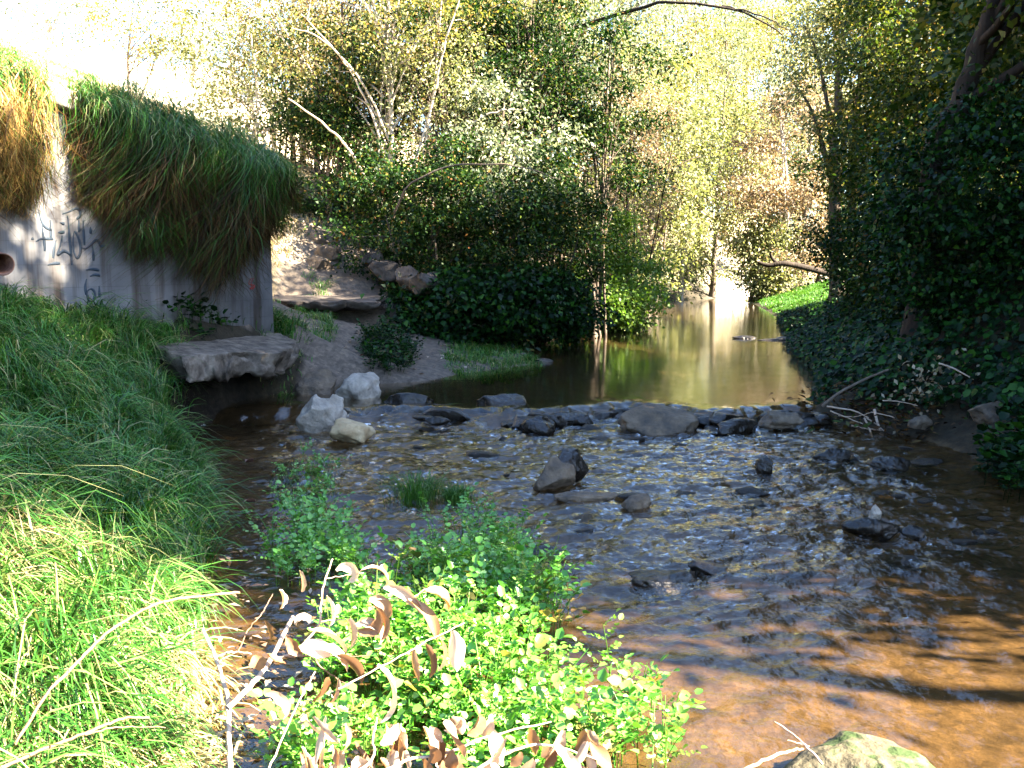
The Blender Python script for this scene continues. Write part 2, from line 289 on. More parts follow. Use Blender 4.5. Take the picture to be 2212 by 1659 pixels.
LT = {-10: [(0, 0), (.5, .1), (2, .35), (6, 1.2), (20, 3)], 2: [(0, 0), (.4, .1), (1.2, .3), (3, .8), (6, 1.6), (20, 4)],
      4: [(0, 0), (.25, .12), (.8, .4), (2, 1.0), (4, 1.5), (7, 2), (20, 4)], 6: [(0, 0), (.2, .16), (.8, .62), (1.3, 1.0), (2.2, 1.4), (4, 1.7), (8, 2.2), (20, 4)],
      7.6: [(0, 0), (.2, .22), (.7, .72), (1.1, 1.08), (1.4, 1.28), (2.2, 1.55), (4, 1.8), (8, 2.4), (20, 4)], 8.6: [(0, 0), (.07, .3), (.18, .62), (.4, .88), (.62, 1.08), (1, 1.22), (4, 1.7), (20, 4)], 9.6: [(0, 0), (.06, .3), (.14, .66), (.3, .84), (.62, 1.06), (1, 1.15), (4, 1.7), (20, 4)],
      10.6: [(0, 0), (.12, .22), (.3, .6), (.55, .9), (.9, 1.05), (1.5, 1.12), (4, 1.8), (20, 5)], 11.2: [(0, 0), (.4, .12), (1.0, .42), (1.6, .8), (2.2, 1.0), (4, 1.4), (8, 3), (20, 6)],
      12: [(0, 0), (.4, .1), (1.2, .32), (2, .62), (2.6, .85), (4, 1.2), (8, 3), (20, 7)],
      13.5: [(0, 0), (.8, .08), (1.6, .26), (2.6, .52), (3.6, .85), (4.6, 1.3), (8, 3), (20, 7)], 14.4: [(0, 0), (.8, .12), (2, .4), (3, .55), (4, .72), (5, 1.2), (6, 2.0), (10, 4.5), (20, 8)], 15.2: [(0, 0), (.8, .15), (2, .55), (3, 1.0), (4, 1.25), (6, 2.3), (10, 4.5), (20, 8)],
      16.5: [(0, 0), (.8, .25), (2, .9), (3, 1.5), (5, 2.2), (9, 4), (20, 8)], 20: [(0, 0), (.8, .3), (2, .9), (4, 2.2), (8, 4), (20, 8)],
      30: [(0, 0), (.8, .3), (3, 1.0), (8, 3), (20, 8)], 60: [(0, 0), (3, .8), (10, 2.5), (20, 6)]}
RT = {-10: [(0, 0), (.4, .3), (1.2, 1.1), (3, 2.5), (6, 3.2), (20, 5)], 7: [(0, 0), (.3, .2), (1, .9), (2, 2.0), (3.4, 3.0), (7, 3.8), (20, 5)],
      9.5: [(0, 0), (.4, .15), (1.0, .45), (1.8, 1.4), (3, 2.6), (7, 3.6), (20, 5)], 17: [(0, 0), (.3, .2), (1, .7), (2, 1.4), (4, 2.5), (8, 3.3), (20, 5)],
      22: [(0, 0), (.5, .15), (2, .6), (4, 1.5), (8, 3), (20, 5)], 36: [(0, 0), (.5, .12), (2, .5), (4, 1.1), (8, 2), (20, 4)], 60: [(0, 0), (5, .6), (20, 2)]}
DL = np.arange(0, 60, .1)
def prof(T):
    ys = sorted(T); return np.array(ys, float), np.array([np.interp(DL, *zip(*T[k])) + np.maximum(DL - 20, 0) * .25 for k in ys])
LP, RP = prof(LT), prof(RT)
def lookup(PF, d, y):
    ys, A = PF; fi = np.interp(y, ys, np.arange(len(ys))); i = np.clip(fi.astype(int), 0, len(ys) - 2); f = fi - i
    dj = np.clip(d / .1, 0, len(DL) - 2); j = dj.astype(int); g = dj - j
    a = A[i, j] * (1 - g) + A[i, j + 1] * g; b = A[i + 1, j] * (1 - g) + A[i + 1, j + 1] * g
    return a * (1 - f) + b * f
# retaining wall line: from behind the left edge of the picture to its free end
WD = np.array([.371, .928]); WD /= np.linalg.norm(WD); WN = np.array([WD[1], -WD[0]])
W0 = np.array([-4.21, 7.6])                       # where it crosses the picture's left edge
W_START, W_END = -3.2, 3.68
def wtop(s): return 3.22 - .125 * np.asarray(s, float)
def wall_sn(x, y):
    dx, dy = x - W0[0], y - W0[1]; return dx * WD[0] + dy * WD[1], dx * WN[0] + dy * WN[1]
def gz(x, y):
    x = np.asarray(x, float); y = np.asarray(y, float)
    a = x - xl(y); b = xr(y) - x; wl = wlev(x, y)
    z = np.where(a < 0, wl + lookup(LP, np.maximum(-a, 0), y), np.where(b < 0, wl + lookup(RP, np.maximum(-b, 0), y), 0))
    inn = (a >= 0) & (b >= 0); d = np.minimum(a, b); up = sstep(9.4, 10.6, y)
    dep = np.minimum(.03 + .16 * d, .085 + .25 * up) + .03 * fbm2(x * 1.7, y * 1.7, 31, 3) * sstep(0, .4, d)
    z = np.where(inn, wl - dep, z)
    out = np.where(a < 0, -a, np.where(b < 0, -b, 0))
    z = z + sstep(.15, 1.5, out) * (.07 * fbm2(x * .9, y * .9, 3, 4)) + .012 * fbm2(x * 5, y * 5, 9, 3) + sstep(6, 30, out) * .6 * fbm2(x * .12, y * .12, 12, 3)
    # earth held up behind the wall
    s, n = wall_sn(x, y); back = -n
    mz = wtop(s) - .06 + .3 * np.maximum(back - .3, 0) + .3 * np.maximum(s - 3.7, 0) + .06 * fbm2(x * 1.1, y * 1.1, 21, 3)
    side = 1 - sstep(3.45, 3.8 + .75 * np.clip(back, 0, 6), s)
    k = sstep(.07, .22, back) * side
    return np.where(mz > z, z * (1 - k) + mz * k, z)
def axis(segs):
    r = []
    for a, b, st in segs: r.append(np.arange(a, b, st))
    return np.concatenate(r + [[segs[-1][1]]])
gx = axis([(-180, -60, 12), (-60, -20, 2.5), (-20, -8, .4), (-8, 7, .07), (7, 16, .3), (16, 60, 2.5), (60, 180, 12)])
gy = axis([(-60, -6, 4), (-6, 1.5, .3), (1.5, 17, .07), (17, 26, .16), (26, 45, .4), (45, 80, 2), (80, 300, 12)])
X, Y = np.meshgrid(gx, gy, indexing='ij'); Z = gz(X, Y)
def gridF(nx, ny):
    i, j = np.meshgrid(np.arange(nx - 1), np.arange(ny - 1), indexing='ij')
    return np.stack([i * ny + j, (i + 1) * ny + j, (i + 1) * ny + j + 1, i * ny + j + 1], -1).reshape(-1, 4)
a = X - xl(Y); b = XRv = xr(Y) - X; s_, n_ = wall_sn(X, Y)
soil = np.zeros(X.shape + (3,)) + (.026, .021, .012)
def paint(mask, c):
    global soil
    soil = soil * (1 - mask[..., None]) + np.array(c) * mask[..., None]
bed = ((a > -.05) & (b > -.05)).astype(float)
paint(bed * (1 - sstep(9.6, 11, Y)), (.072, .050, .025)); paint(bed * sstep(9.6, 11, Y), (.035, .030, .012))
stonepatch = sstep(.1, .5, fbm2(X * 2.2, Y * 2.2, 55, 3)) * bed
under = np.exp(-(((X + 3.0) / .55) ** 2 + ((Y - 9.5) / .9) ** 2) * 1.2) * (Z < .7); paint(np.clip(under * 1.6, 0, 1), (.018, .014, .009))  # dark shade under the slab, painted into the bank and bed colour
paint(stonepatch * .8, (.032, .024, .014))
BEACH = [G(560, 850), G(880, 850), G(1010, 800, .2), G(1185, 780, .15), G(1060, 735, .35), G(830, 720, .6), G(700, 650, 1.0), G(600, 610, 1.3), G(590, 670, 1.05), G(440, 720, 1), G(430, 800, .6)]
beach = (a < .02) & ((X > -2.5) | (Y > 11.2) | ((Z > .9) & (Y > 9.9))) & (a > -3.4 - .5 * fbm2(X * .8, Y * .8, 57, 2)) & (Y > 10.4) & (Y < 15.2) & (X < .45)
PATHP = [(-3.6, 12.4), (-2.2, 13.2), (-1.9, 15.2), (-2.9, 18.5), (-4.3, 18.5), (-3.8, 15)]
path = inpoly(X.ravel(), Y.ravel(), PATHP).reshape(X.shape)
paint((beach | path) * 1.0, (.115, .092, .072))
wetedge = (beach & (Z < .12)) * 1.0; paint(wetedge * .6, (.075, .06, .048))
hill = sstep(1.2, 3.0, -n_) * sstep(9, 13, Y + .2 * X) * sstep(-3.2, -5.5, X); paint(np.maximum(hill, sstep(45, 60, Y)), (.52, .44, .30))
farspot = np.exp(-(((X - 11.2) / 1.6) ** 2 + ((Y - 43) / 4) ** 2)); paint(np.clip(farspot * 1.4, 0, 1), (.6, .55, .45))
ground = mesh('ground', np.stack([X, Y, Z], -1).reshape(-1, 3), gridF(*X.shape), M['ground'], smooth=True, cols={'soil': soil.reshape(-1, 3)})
tag(ground, 'brown soil banks and sandy stream bed', None, None, 'structure')

# ------------------------------------------------------------------ water
wx = axis([(-4.2, 4.4, .026), (4.4, 14, .12)]); wy = axis([(.5, 2.4, .06), (2.4, 10.2, .024), (10.2, 14, .06), (14, 44, .2)])
X, Y = np.meshgrid(wx, wy, indexing='ij')
yw = yweir(X); dw = Y - yw
rif = (1 - sstep(-.1, .15, dw)); calm = sstep(-1.0, -2.2, X + .35 * (Y - 6)) * .75
drop = np.exp(-((dw + .3) / .35) ** 2)
amp = rif * (.55 + .45 * sstep(2.8, 5.2, Y)) * (1 - calm) * (1 - .35 * sstep(2.2, 3.2, X) * sstep(5, 7.5, Y))
q1 = fbm2(X * 2.2 + .5 * vnoise(np.stack([X, Y, X * 0], -1), 3), Y * 3.0, 61, 3, .6)
q2 = fbm2((X * .9 + Y * .25) * 5.0 + 1.6 * q1, (Y - .25 * X) * 11 + 1.2 * q1, 62, 3, .6)
q2 = 1 - 2 * np.abs(q2)
q3 = 1 - 2 * np.abs(fbm2(X * 14 + 1.5 * q1, Y * 19 + q2, 68, 2, .6))
Zw = wlev(X, Y) + amp * (.024 * q1 + .013 * q2 + .004 * q3) + np.exp(-((dw + .12) / .3) ** 2) * .035 * fbm2(X * 5, Y * 4, 63, 3)
Zw += (1 - rif) * (.0007 * fbm2(X * 3, Y * 9, 66, 2)) + rif * calm * .002 * fbm2(X * 5, Y * 8, 67, 3)
foam = 1.0 * np.exp(-((dw + .40) / .15) ** 2) * sstep(-.1, .5, fbm2(X * 1.6, Y * .4, 70, 3) + .25 * np.exp(-((X - 2.2) / .8) ** 2) * 2) + .12 * amp * sstep(.45, .9, q2 * .5 + q1 * .5)
foam = np.where((X < 3.1), foam, foam * .3)
riffle = np.clip(.03 + amp * .55, 0, 1)
water = mesh('stream_water', np.stack([X, Y, Zw], -1).reshape(-1, 3), gridF(*X.shape), M['water'], smooth=True, cols={'foam': foam.ravel(), 'riffle': riffle.ravel()})
tag(water, 'clear brown stream, smooth pool above a rippled riffle', None, None, 'structure')

# ------------------------------------------------------------------ block wall
wang = math.atan2(WD[1], WD[0])
wall = empty('block_wall', (W0[0], W0[1], 0), 'grey concrete block retaining wall with graffiti, stained brown, under hanging grass', 'wall', rz=wang)
# local frame: x along the wall, -y towards the stream, z up
def lbox(mb, x0, x1, y0, y1, z0a, z0b, z1a, z1b):
    V = [(x0, y0, z0a), (x1, y0, z0b), (x1, y1, z0b), (x0, y1, z0a), (x0, y0, z1a), (x1, y0, z1b), (x1, y1, z1b), (x0, y1, z1a)]
    mb.add(V, [(0, 3, 2, 1), (4, 5, 6, 7), (0, 1, 5, 4), (1, 2, 6, 5), (2, 3, 7, 6), (3, 0, 4, 7)])
def lbuild(mb, name, mat, parent): return mesh(name, np.concatenate(mb.V), np.concatenate(mb.F), mat, parent)
mb = MB(); lbox(mb, W_START, W_END, 0, .24, -.2, -.2, wtop(W_START) - .18, wtop(W_END) - .18); lbuild(mb, 'wall_face', M['block'], wall)
x = W_START
edges = [-3.2, -2.1, -.9, .28, 1.12, 2.3, 3.72]
for e0, e1 in zip(edges[:-1], edges[1:]):
    mb = MB(); lbox(mb, e0 + .004, e1 - .004, -.09, .33, wtop(e0) - .177, wtop(e1) - .177, wtop(e0), wtop(e1))
    c = lbuild(mb, 'coping_stone', M['stone'], wall)
    bv = c.modifiers.new('bevel', 'BEVEL'); bv.width = .02; bv.segments = 2
def wall_local(U, V, proud=0.0):
    d = np.array(ray(U, V)); o = np.array([0, 0, CAM_H])
    n3 = np.array([WN[0], WN[1], 0]); t = n3.dot(np.array([W0[0], W0[1], 0]) - o) / n3.dot(d); p = o + d * t
    s, n = wall_sn(p[0], p[1]); return np.array([s, -proud, p[2]])
def stroke(mb, pts, wd):
    P = smooth_path([wall_local((p[0] / 5.184) * .97359, (380 + p[1] / 5.184) * .97359) for p in pts], max(10, 5 * len(pts)))
    T = nrm(np.gradient(P, axis=0)); S = np.cross(T, [0, 1, 0]); n = len(P)
    tt = np.linspace(0, 1, n); ww = wd * (.75 + .35 * np.sin(tt * 5 + wd * 900)) * .5
    V = []
    for yy in (-.0035, .002):
        for sg in (-1, 1): V.append(P + S * (sg * ww)[:, None] + np.array([0, yy, 0]))
    V = np.stack(V, 1).reshape(-1, 3); F = []
    for i in range(n - 1):
        b = 4 * i; c = b + 4
        F += [(b, b + 1, c + 1, c), (b, c, c + 2, b + 2), (b + 1, b + 3, c + 3, c + 1)]
    mb.add(V, F)
GR = [[(440, 440), (470, 560), (520, 640), (595, 680)], [(480, 600), (490, 700), (510, 820), (515, 920)], [(575, 560), (580, 700), (590, 790)],
      [(715, 495), (790, 465), (870, 430), (915, 450), (920, 510), (880, 550)], [(775, 510), (790, 650), (800, 780), (815, 930), (825, 1080)],
      [(690, 590), (740, 605)], [(665, 705), (740, 700)], [(410, 810), (470, 780), (550, 775), (610, 780)], [(372, 760), (375, 790)],
      [(645, 790), (620, 880), (612, 1000)], [(715, 740), (690, 860), (660, 960), (720, 920), (770, 930), (825, 975)],
      [(855, 690), (840, 780), (845, 900), (880, 995), (915, 960), (925, 860), (890, 740), (855, 690)],
      [(905, 560), (910, 700)], [(955, 570), (960, 700), (970, 850)], [(1040, 640), (1042, 720)],
      [(945, 880), (985, 890), (1040, 850), (1100, 795), (1135, 810), (1160, 860), (1200, 855)], [(1060, 850), (1072, 940), (1075, 1030)],
      [(545, 1080), (620, 1060), (690, 1060)], [(985, 1135), (1070, 1125), (1140, 1140)], [(1030, 1210), (1090, 1190), (1150, 1200)],
      [(1040, 1350), (1000, 1390), (1010, 1470), (1060, 1490), (1090, 1430), (1075, 1370), (1040, 1350)], [(1140, 1320), (1145, 1450)], [(995, 1240), (980, 1330), (990, 1420)],
      [(790, 240), (800, 150), (850, 70), (910, 50), (980, 70), (1040, 105)], [(930, 60), (945, 190), (965, 300)], [(845, 110), (848, 200)],
      [(870, -90), (920, -120), (890, -190)], [(915, -20), (925, -160), (905, -260)]]
mb = MB()
for g in GR: stroke(mb, g, .026)
gp = lbuild(mb, 'graffiti', M['paint'], wall); gp["label"] = 'dark blue spray paint tag scrawled on the blocks'
mb = MB(); stroke(mb, [(900, -380), (925, -350), (935, -310)], .03)
for dx in (0, 26):
    stroke(mb, [(2890 + dx, 1230), (2860 + dx, 1290), (2900 + dx, 1320), (2870 + dx, 1360)], .018)
rp_ = lbuild(mb, 'graffiti', M['paintred'], wall); rp_["label"] = 'faint red spray paint marks'

# pipe sticking out of the bank at the left edge
pc = at(6, 571, 6.9); pd = nrm(np.array([.75, -.66, -.10]))
pe = empty('drain_pipe', pc, 'rusty drain pipe stub poking out of the bank at the left edge', 'pipe')
mb = MB(); L0 = pc - pd * .7
ang = np.linspace(0, 2 * math.pi, 24, endpoint=False); A = nrm(np.cross(pd, [0, 0, 1.])); B = np.cross(A, pd)
rings = []
for t_, r_ in ((-.7, .085), (0, .085), (.003, .08), (-.003, .074), (-.7, .074)):
    rings.append(pc + pd * t_ + r_ * (np.cos(ang)[:, None] * A + np.sin(ang)[:, None] * B))
i, j = np.meshgrid(np.arange(4), np.arange(24), indexing='ij'); j2 = (j + 1) % 24
mb.add(np.concatenate(rings), np.stack([i * 24 + j, i * 24 + j2, (i + 1) * 24 + j2, (i + 1) * 24 + j], -1).reshape(-1, 4))
mb.build('pipe_barrel', M['rust'], pe, True)

# ------------------------------------------------------------------ slabs and rocks
def slab(name, label, poly, z_top, thick, mat, seed, tilt=None, cat='slab'):
    """broken slab: outline resampled, roughened rim, undercut bottom"""
    rng = np.random.default_rng(seed); P = np.asarray(poly, float); c = P.mean(0); out = []
    for k in range(len(P)):
        a_, b_ = P[k], P[(k + 1) % len(P)]; m_ = max(2, int(np.linalg.norm(b_ - a_) / .05))
        for q in range(m_): out.append(a_ + (b_ - a_) * q / m_)
    O = np.array(out); n = len(O); dirs = nrm(O - c)
    jag = fbm(np.stack([O[:, 0] * 3, O[:, 1] * 3, O[:, 0] * 0], -1), seed, 5, .65)[:, None] * .10
    O = O + dirs * jag
    rings = [(0.0, 0), (.5, 0), (.8, 0), (.93, 0), (.985, -.01), (1.0, -.05), (1.0, -.3), (.97, -.55), (.93, -.8), (.88, -1), (.4, -1), (0.0, -1)]
    V = []
    for k, (sc_, zz) in enumerate(rings):
        Q = c + (O - c) * sc_; zt = np.zeros(n) + z_top
        if tilt: zt = zt + (Q - c) @ np.array(tilt)
        bump = fbm(np.stack([Q[:, 0] * 4, Q[:, 1] * 4, np.full(n, zz * 3.)], -1), seed + 3, 4, .6)
        hz = bump[:, None] * (.045 if .2 > -zz > -1 and k >= 5 else .0) * dirs
        if 5 <= k <= 9: hz = dirs * bump[:, None] * .11
        V.append(np.concatenate([Q + hz, (zt + zz * thick + bump * (.008 if k < 5 else .05))[:, None]], 1))
    i, j = np.meshgrid(np.arange(len(rings) - 1), np.arange(n), indexing='ij'); j2 = (j + 1) % n
    F = np.stack([i * n + j, (i + 1) * n + j, (i + 1) * n + j2, i * n + j2], -1).reshape(-1, 4)
    o = mesh(name, np.concatenate(V) - np.array([c[0], c[1], z_top]), F, mat, None, True); o.location = (c[0], c[1], z_top)
    return tag(o, label, cat)
slab('concrete_slab', 'broken grey concrete slab jutting out over the water below the block wall',
     [(-3.02, 8.5), (-2.84, 9.0), (-2.80, 9.3), (-2.46, 9.6), (-2.36, 10.3), (-2.5, 10.8), (-3.1, 11.2), (-3.4, 10.2), (-3.6, 9.0)], .77, .27, M['concrete'], 4, (-.16, .03))
slab('stone_ledge', 'flat dark stone ledge overhanging the dirt path beside the bushes',
     [tuple(at(600, 620, 14.0)[:2]), tuple(at(700, 628, 13.8)[:2]), tuple(at(815, 632, 14.1)[:2]), tuple(at(825, 615, 14.7)[:2]), (-2.4, 16.2), (-3.9, 16.0)], 1.10, .13, M['ledge'], 8, (-.02, .06), 'ledge')

bmx = bmesh.new(); bmesh.ops.create_icosphere(bmx, subdivisions=4, radius=1)
ICO_V = np.array([v.co[:] for v in bmx.verts]); ICO_F = np.array([[v.index for v in f.verts] for f in bmx.faces]); bmx.free()
bmx = bmesh.new(); bmesh.ops.create_icosphere(bmx, subdivisions=3, radius=1)
ICO3_V = np.array([v.co[:] for v in bmx.verts]); ICO3_F = np.array([[v.index for v in f.verts] for f in bmx.faces]); bmx.free()
def rock_verts(dims, seed, cuts=9, rough=.11, lo=False):
    rng = np.random.default_rng(seed); V = (ICO3_V if lo else ICO_V).copy()
    V *= 1.15
    for k in range(cuts):
        n = nrm(rng.normal(0, 1, 3)); d = rng.uniform(.62, .9); h = V @ n; over = h > d
        V[over] -= n * (h[over] - d)[:, None] * .96
    V *= (1 + rough * fbm(ICO_V[:len(V)] * 2.2 if not lo else ICO3_V * 2.2, seed, 4, .55))[:, None]
    return V * np.array(dims) / 2
def rock(label, loc, dims, rz, mat, seed, group=None, cuts=9, name='rock', tiltx=0, lo=False):
    V = rock_verts(dims, seed, cuts, lo=lo)
    o = mesh(name, V, ICO3_F if lo else ICO_F, M[mat], None, mat == 'stonemoss')
    o.location = loc; o.rotation_euler = (tiltx, 0, rz); return tag(o, label, 'rock', group)
def rk(label, U, V, z, dims, rz, mat, seed, sink=.25, **kw):
    x, y = G(U, V, z); rock(label, (x, y, z + dims[2] * (.5 - sink)), dims, R(rz), mat, seed, **kw)
rk('pale angular boulder at the back left of the white stone group in the stream', 678, 872, 0.02, (.55, .42, .46), 20, 'stonegrey', 11, .15)
rk('large white rounded boulder at the right of the white stone group', 775, 880, .02, (.58, .45, .44), 70, 'stone', 12, .15, cuts=6)
rk('white boulder at the front of the white stone group', 697, 925, .02, (.46, .36, .42), 40, 'stone', 13, .18)
rk('small white stone resting against the front white boulder', 722, 905, .06, (.22, .2, .26), 10, 'stone', 23, .1)
rk('tan pointed stone standing alone just below the white stones', 762, 952, 0, (.40, .34, .27), 65, 'stonetan', 14, .2)
rk('dark wet rock between the white boulders and the weir', 885, 888, .05, (.55, .35, .26), 15, 'stonewet', 15, .25)
rk('dark jagged rock topped with debris at the left end of the weir', 1085, 890, .04, (.62, .38, .32), 5, 'stonewet', 16, .36)
rk('black low rock below the weir in white water', 1165, 935, 0, (.40, .26, .2), -20, 'stonewet', 17, .3)
rk('broad flat brown rock in the middle of the weir', 1435, 925, .02, (.78, .6, .30), 10, 'stonegrey', 18, .3, cuts=7)
rk('flat bluish grey rock at the right of the weir', 1680, 915, .06, (.42, .32, .17), -10, 'stonegrey', 19, .3)
rk('wet humped rock in the weir just right of the flat brown rock', 1590, 930, .02, (.46, .34, .2), 30, 'stonewet', 20, .42)
rk('grey wedge rock with a dark clod on top in the riffle', 1195, 1055, 0, (.30, .24, .25), 30, 'stonegrey', 21, .2)
rk('dark clod leaning on the grey wedge rock', 1235, 1030, .05, (.26, .2, .22), 60, 'stonewet', 22, .1)
rk('long low grey stone in front of the grey wedge rock', 1262, 1082, 0, (.38, .13, .12), -4, 'stonegrey', 24, .3)
rk('small slanted grey brown stone in mid riffle', 1380, 1098, 0, (.22, .12, .13), 30, 'stonegrey', 25, .3)
rk('reddish brown small stone below the flat weir rock', 1655, 1022, 0, (.14, .12, .16), 0, 'stonewet', 26, .2)
rk('black flat rock at the edge of the watercress', 1175, 1205, 0, (.30, .14, .10), 0, 'stonewet', 27, .35)
rk('dark wide rock breaking the water left of centre riffle', 1420, 1262, 0, (.38, .22, .12), 8, 'stonewet', 28, .45)
rk('second dark rock beside the wide one with water curling over', 1530, 1235, 0, (.22, .16, .10), -15, 'stonewet', 29, .45)
rk('dark rock with a pale tip in the right riffle', 1880, 1150, 0, (.30, .2, .13), 5, 'stonewet', 30, .35)
rk('small pale pointed stone on the dark right riffle rock', 1888, 1128, .04, (.09, .07, .12), 20, 'stone', 31, .1)
rk('dark rock near the shaded right edge of the riffle', 1975, 1158, 0, (.14, .12, .08), 20, 'stonewet', 32, .3)
rk('low black rock under the driftwood, right of the white water', 1800, 988, 0, (.34, .2, .10), -10, 'stonewet', 33, .35)
rk('dark rock with a yellow edge near the driftwood', 1925, 1010, 0, (.30, .2, .12), -20, 'stonewet', 34, .3)
rk('large mossy boulder half out of the water at the bottom edge', 1820, 1685, 0, (.50, .40, .16), 0, 'stonemoss', 35, .42, cuts=6)
rk('round brown stone at the grass edge under the slab', 402, 868, .18, (.30, .28, .26), 30, 'stonegrey', 36, .2, cuts=5)
rk('small grey rock caught in the driftwood on the right bank', 1985, 925, .10, (.20, .16, .14), 10, 'stonegrey', 37, .2)
rk('brown rock on the right bank above the driftwood', 2170, 905, .25, (.5, .35, .24), 10, 'stonegrey', 38, .3)
rng = np.random.default_rng(77)
for k, (U, V, Yd, s_, lab) in enumerate([(650, 500, 17.5, .45, 'topmost grey rock of the heap above the dirt path'), (690, 520, 17.2, .5, 'pale blocky rock in the heap right of the topmost rock'), (640, 545, 16.6, .5, 'large grey rock in the middle of the heap by the wall end'), (715, 548, 16.4, .42, 'dark rounded rock on the right of the heap above the path'), (690, 575, 15.9, .4, 'flat pale rock at the foot of the heap beside the path'),
        (835, 585, 15.6, .5, 'grey rock under the bushes at the left of the row'), (880, 600, 15.2, .45, 'squat grey rock at the middle of the row under bushes'), (920, 610, 15.0, .42, 'mossy grey rock at the right of the row under bushes'), (800, 560, 16.0, .36, 'small brown rock under the bushes behind the row')]):
    p = at(U, V, Yd); rock(lab, p, (s_ * 1.3, s_, s_ * .85), rng.uniform(0, 3), 'stonegrey' if k < 5 else 'ledge', 90 + k)
for k, (U, V) in enumerate([(1170, 775), (1120, 770), (1060, 745)]):
    x, y = G(U, V, .2); rock('low muddy stone at the tip of the dirt beach', (x, y, float(gz(x, y)) + .02), (.35, .25, .12), k, 'ledge', 120 + k, 'muddy stones at the tip of the beach')
for k, (U, V, zz) in enumerate([(1610, 731, .15), (1680, 735, .15), (1700, 733, .15)]):
    x, y = G(U, V, zz); rock('low dark stone just breaking the calm pool', (x, y, zz), (.45 + .3 * (k == 1), .2, .1), 0, 'stonewet', 130 + k, 'dark stones in the calm pool')
rng = np.random.default_rng(31)
for k in range(40):
    x = rng.uniform(-.9, 3.2); yv = float(yweir(x)) + rng.uniform(-.35, .05); q = rng.uniform(.12, .36)
    rock('black wet stone in the row of stones that makes the weir', (x, yv, -.01 + rng.uniform(-.05, .10)), (q * 1.5, q, q * .55), rng.uniform(-.5, .5), 'stonewet', 400 + k, 'wet stones of the weir', lo=True)
# small wet stones that only just break the riffle
rng = np.random.default_rng(5); pv = [rock_verts((1, 1, 1), 200 + k, 8, lo=True) for k in range(5)]; proto = []
for k in range(5):
    me = mesh('wet_stone', pv[k], ICO3_F, M['stonewet'], None, True); proto.append(me)
n = 0
while n < 60:
    y = rng.uniform(4.6, 9.2); x = rng.uniform(-1.2, 3.7)
    if x < xl(y) + .2 or x > xr(y) - .1 or x < -.9 + .25 * (6 - y) * 0 or (x < .75 and y < 5.4): continue
    o = proto[n] if n < 5 else proto[n % 5].copy()
    if n >= 5: C.objects.link(o)
    s_ = rng.uniform(.05, .16) * (.7 + .05 * y); o.location = (x, y, rng.uniform(-.02, .004)); o.scale = (s_ * rng.uniform(1, 1.9), s_, s_ * rng.uniform(.4, .6)); o.rotation_euler = (0, 0, rng.uniform(-.7, .7))
    tag(o, 'small dark wet stone barely breaking the rippled water', 'stone', 'small wet stones in the riffle'); n += 1

# ------------------------------------------------------------------ grass on the left bank
rng = np.random.default_rng(101)
SLABP = [(-3.0, 8.75), (-2.2, 9.4), (-2.2, 11.2), (-2.9, 11.2), (-3.1, 10.3), (-3.3, 9.3)]
def land_points(n, x0, x1, y0, y1, rng, inset=.02):
    x = rng.uniform(x0, x1, n); y = rng.uniform(y0, y1, n); return x, y
def tufts(cx, cy, per, spread, rng):
    k = rng.poisson(per, len(cx)) + 2
    ix = np.repeat(np.arange(len(cx)), k); n = len(ix); a = rng.uniform(0, 2 * math.pi, n); r = spread * np.sqrt(rng.uniform(0, 1, n))
    return ix, cx[ix] + np.cos(a) * r, cy[ix] + np.sin(a) * r, a
def grass_patch(name, label, mat, cx, cy, per, spread, h, reach, width, lean, rng, keep=None, seg=4, kind='stuff', cat='grass', fan=.7, droop=(.3, 1.3), wild=.9):
    ix, x, y, a = tufts(cx, cy, per, spread, rng)
    tl = 3.2 * fbm2(cx * .9, cy * .9, 150, 2) * math.pi + rng.normal(0, .6, len(cx))
    la = np.stack([np.cos(a) * fan + lean[0] + wild * np.cos(tl[ix]) + rng.normal(0, .3, len(x)), np.sin(a) * fan + lean[1] + wild * np.sin(tl[ix]) + rng.normal(0, .3, len(x))], -1); la = nrm(la)
    th = rng.uniform(.6, 1.2, len(cx)) * (.8 + .45 * fbm2(cx * 1.4, cy * 1.4, 151, 2))
    if keep is not None: 
        m = keep(x, y); x, y, la, ix = x[m], y[m], la[m], ix[m]
    n = len(x); z = gz(x, y) - .01
    hh = rng.uniform(h[0], h[1], n) * th[ix]
    V, F = blades(np.stack([x, y, z], -1), hh, la, hh * rng.uniform(reach[0], reach[1], n), rng.uniform(droop[0], droop[1], n), rng.uniform(width[0], width[1], n), seg, rng, .6)
    o = mesh(name, V, F, mat); return tag(o, label, cat if kind != 'stuff' else cat, None, kind)
def bank_keep(x, y):
    s, n = wall_sn(x, y)
    return (x < xl(y) - .02 + .06 * np.sin(y * 7)) & (n > .02) & ~inpoly(x, y, SLABP) & (x > -.62 * y - 1.2) & ((x < -.9 + .0 * y) | (y < 2.2))
x, y = land_points(5000, -6.5, -.9, 1.9, 9.6, rng); m = bank_keep(x, y) & ~inpoly(x, y, BEACH)
cx, cy = x[m], y[m]
grass_patch('bank_grass', 'long green grass flopping over the left bank', M['grass'], cx, cy, 19, .06, (.18, .46), (.5, 1.25), (.006, .012), (.30, -.15), rng, bank_keep, seg=5, droop=(.5, 1.7))
x, y = land_points(1500, -4.5, -.9, 2.2, 4.6, rng); m = bank_keep(x, y) & (fbm2(x * 1.3, y * 1.3, 44, 2) > .0)
grass_patch('dry_grass', 'bleached straw coloured grass at the lower left of the bank', M['drygrass'], x[m], y[m], 13, .08, (.14, .30), (.6, 1.4), (.006, .012), (.35, -.2), rng, bank_keep, seg=5, droop=(.6, 1.8))
x, y = land_points(700, -2.6, -.95, 2.3, 3.5, rng); m = (x < xl(y) + .12) & (x > -.62 * y - .3)
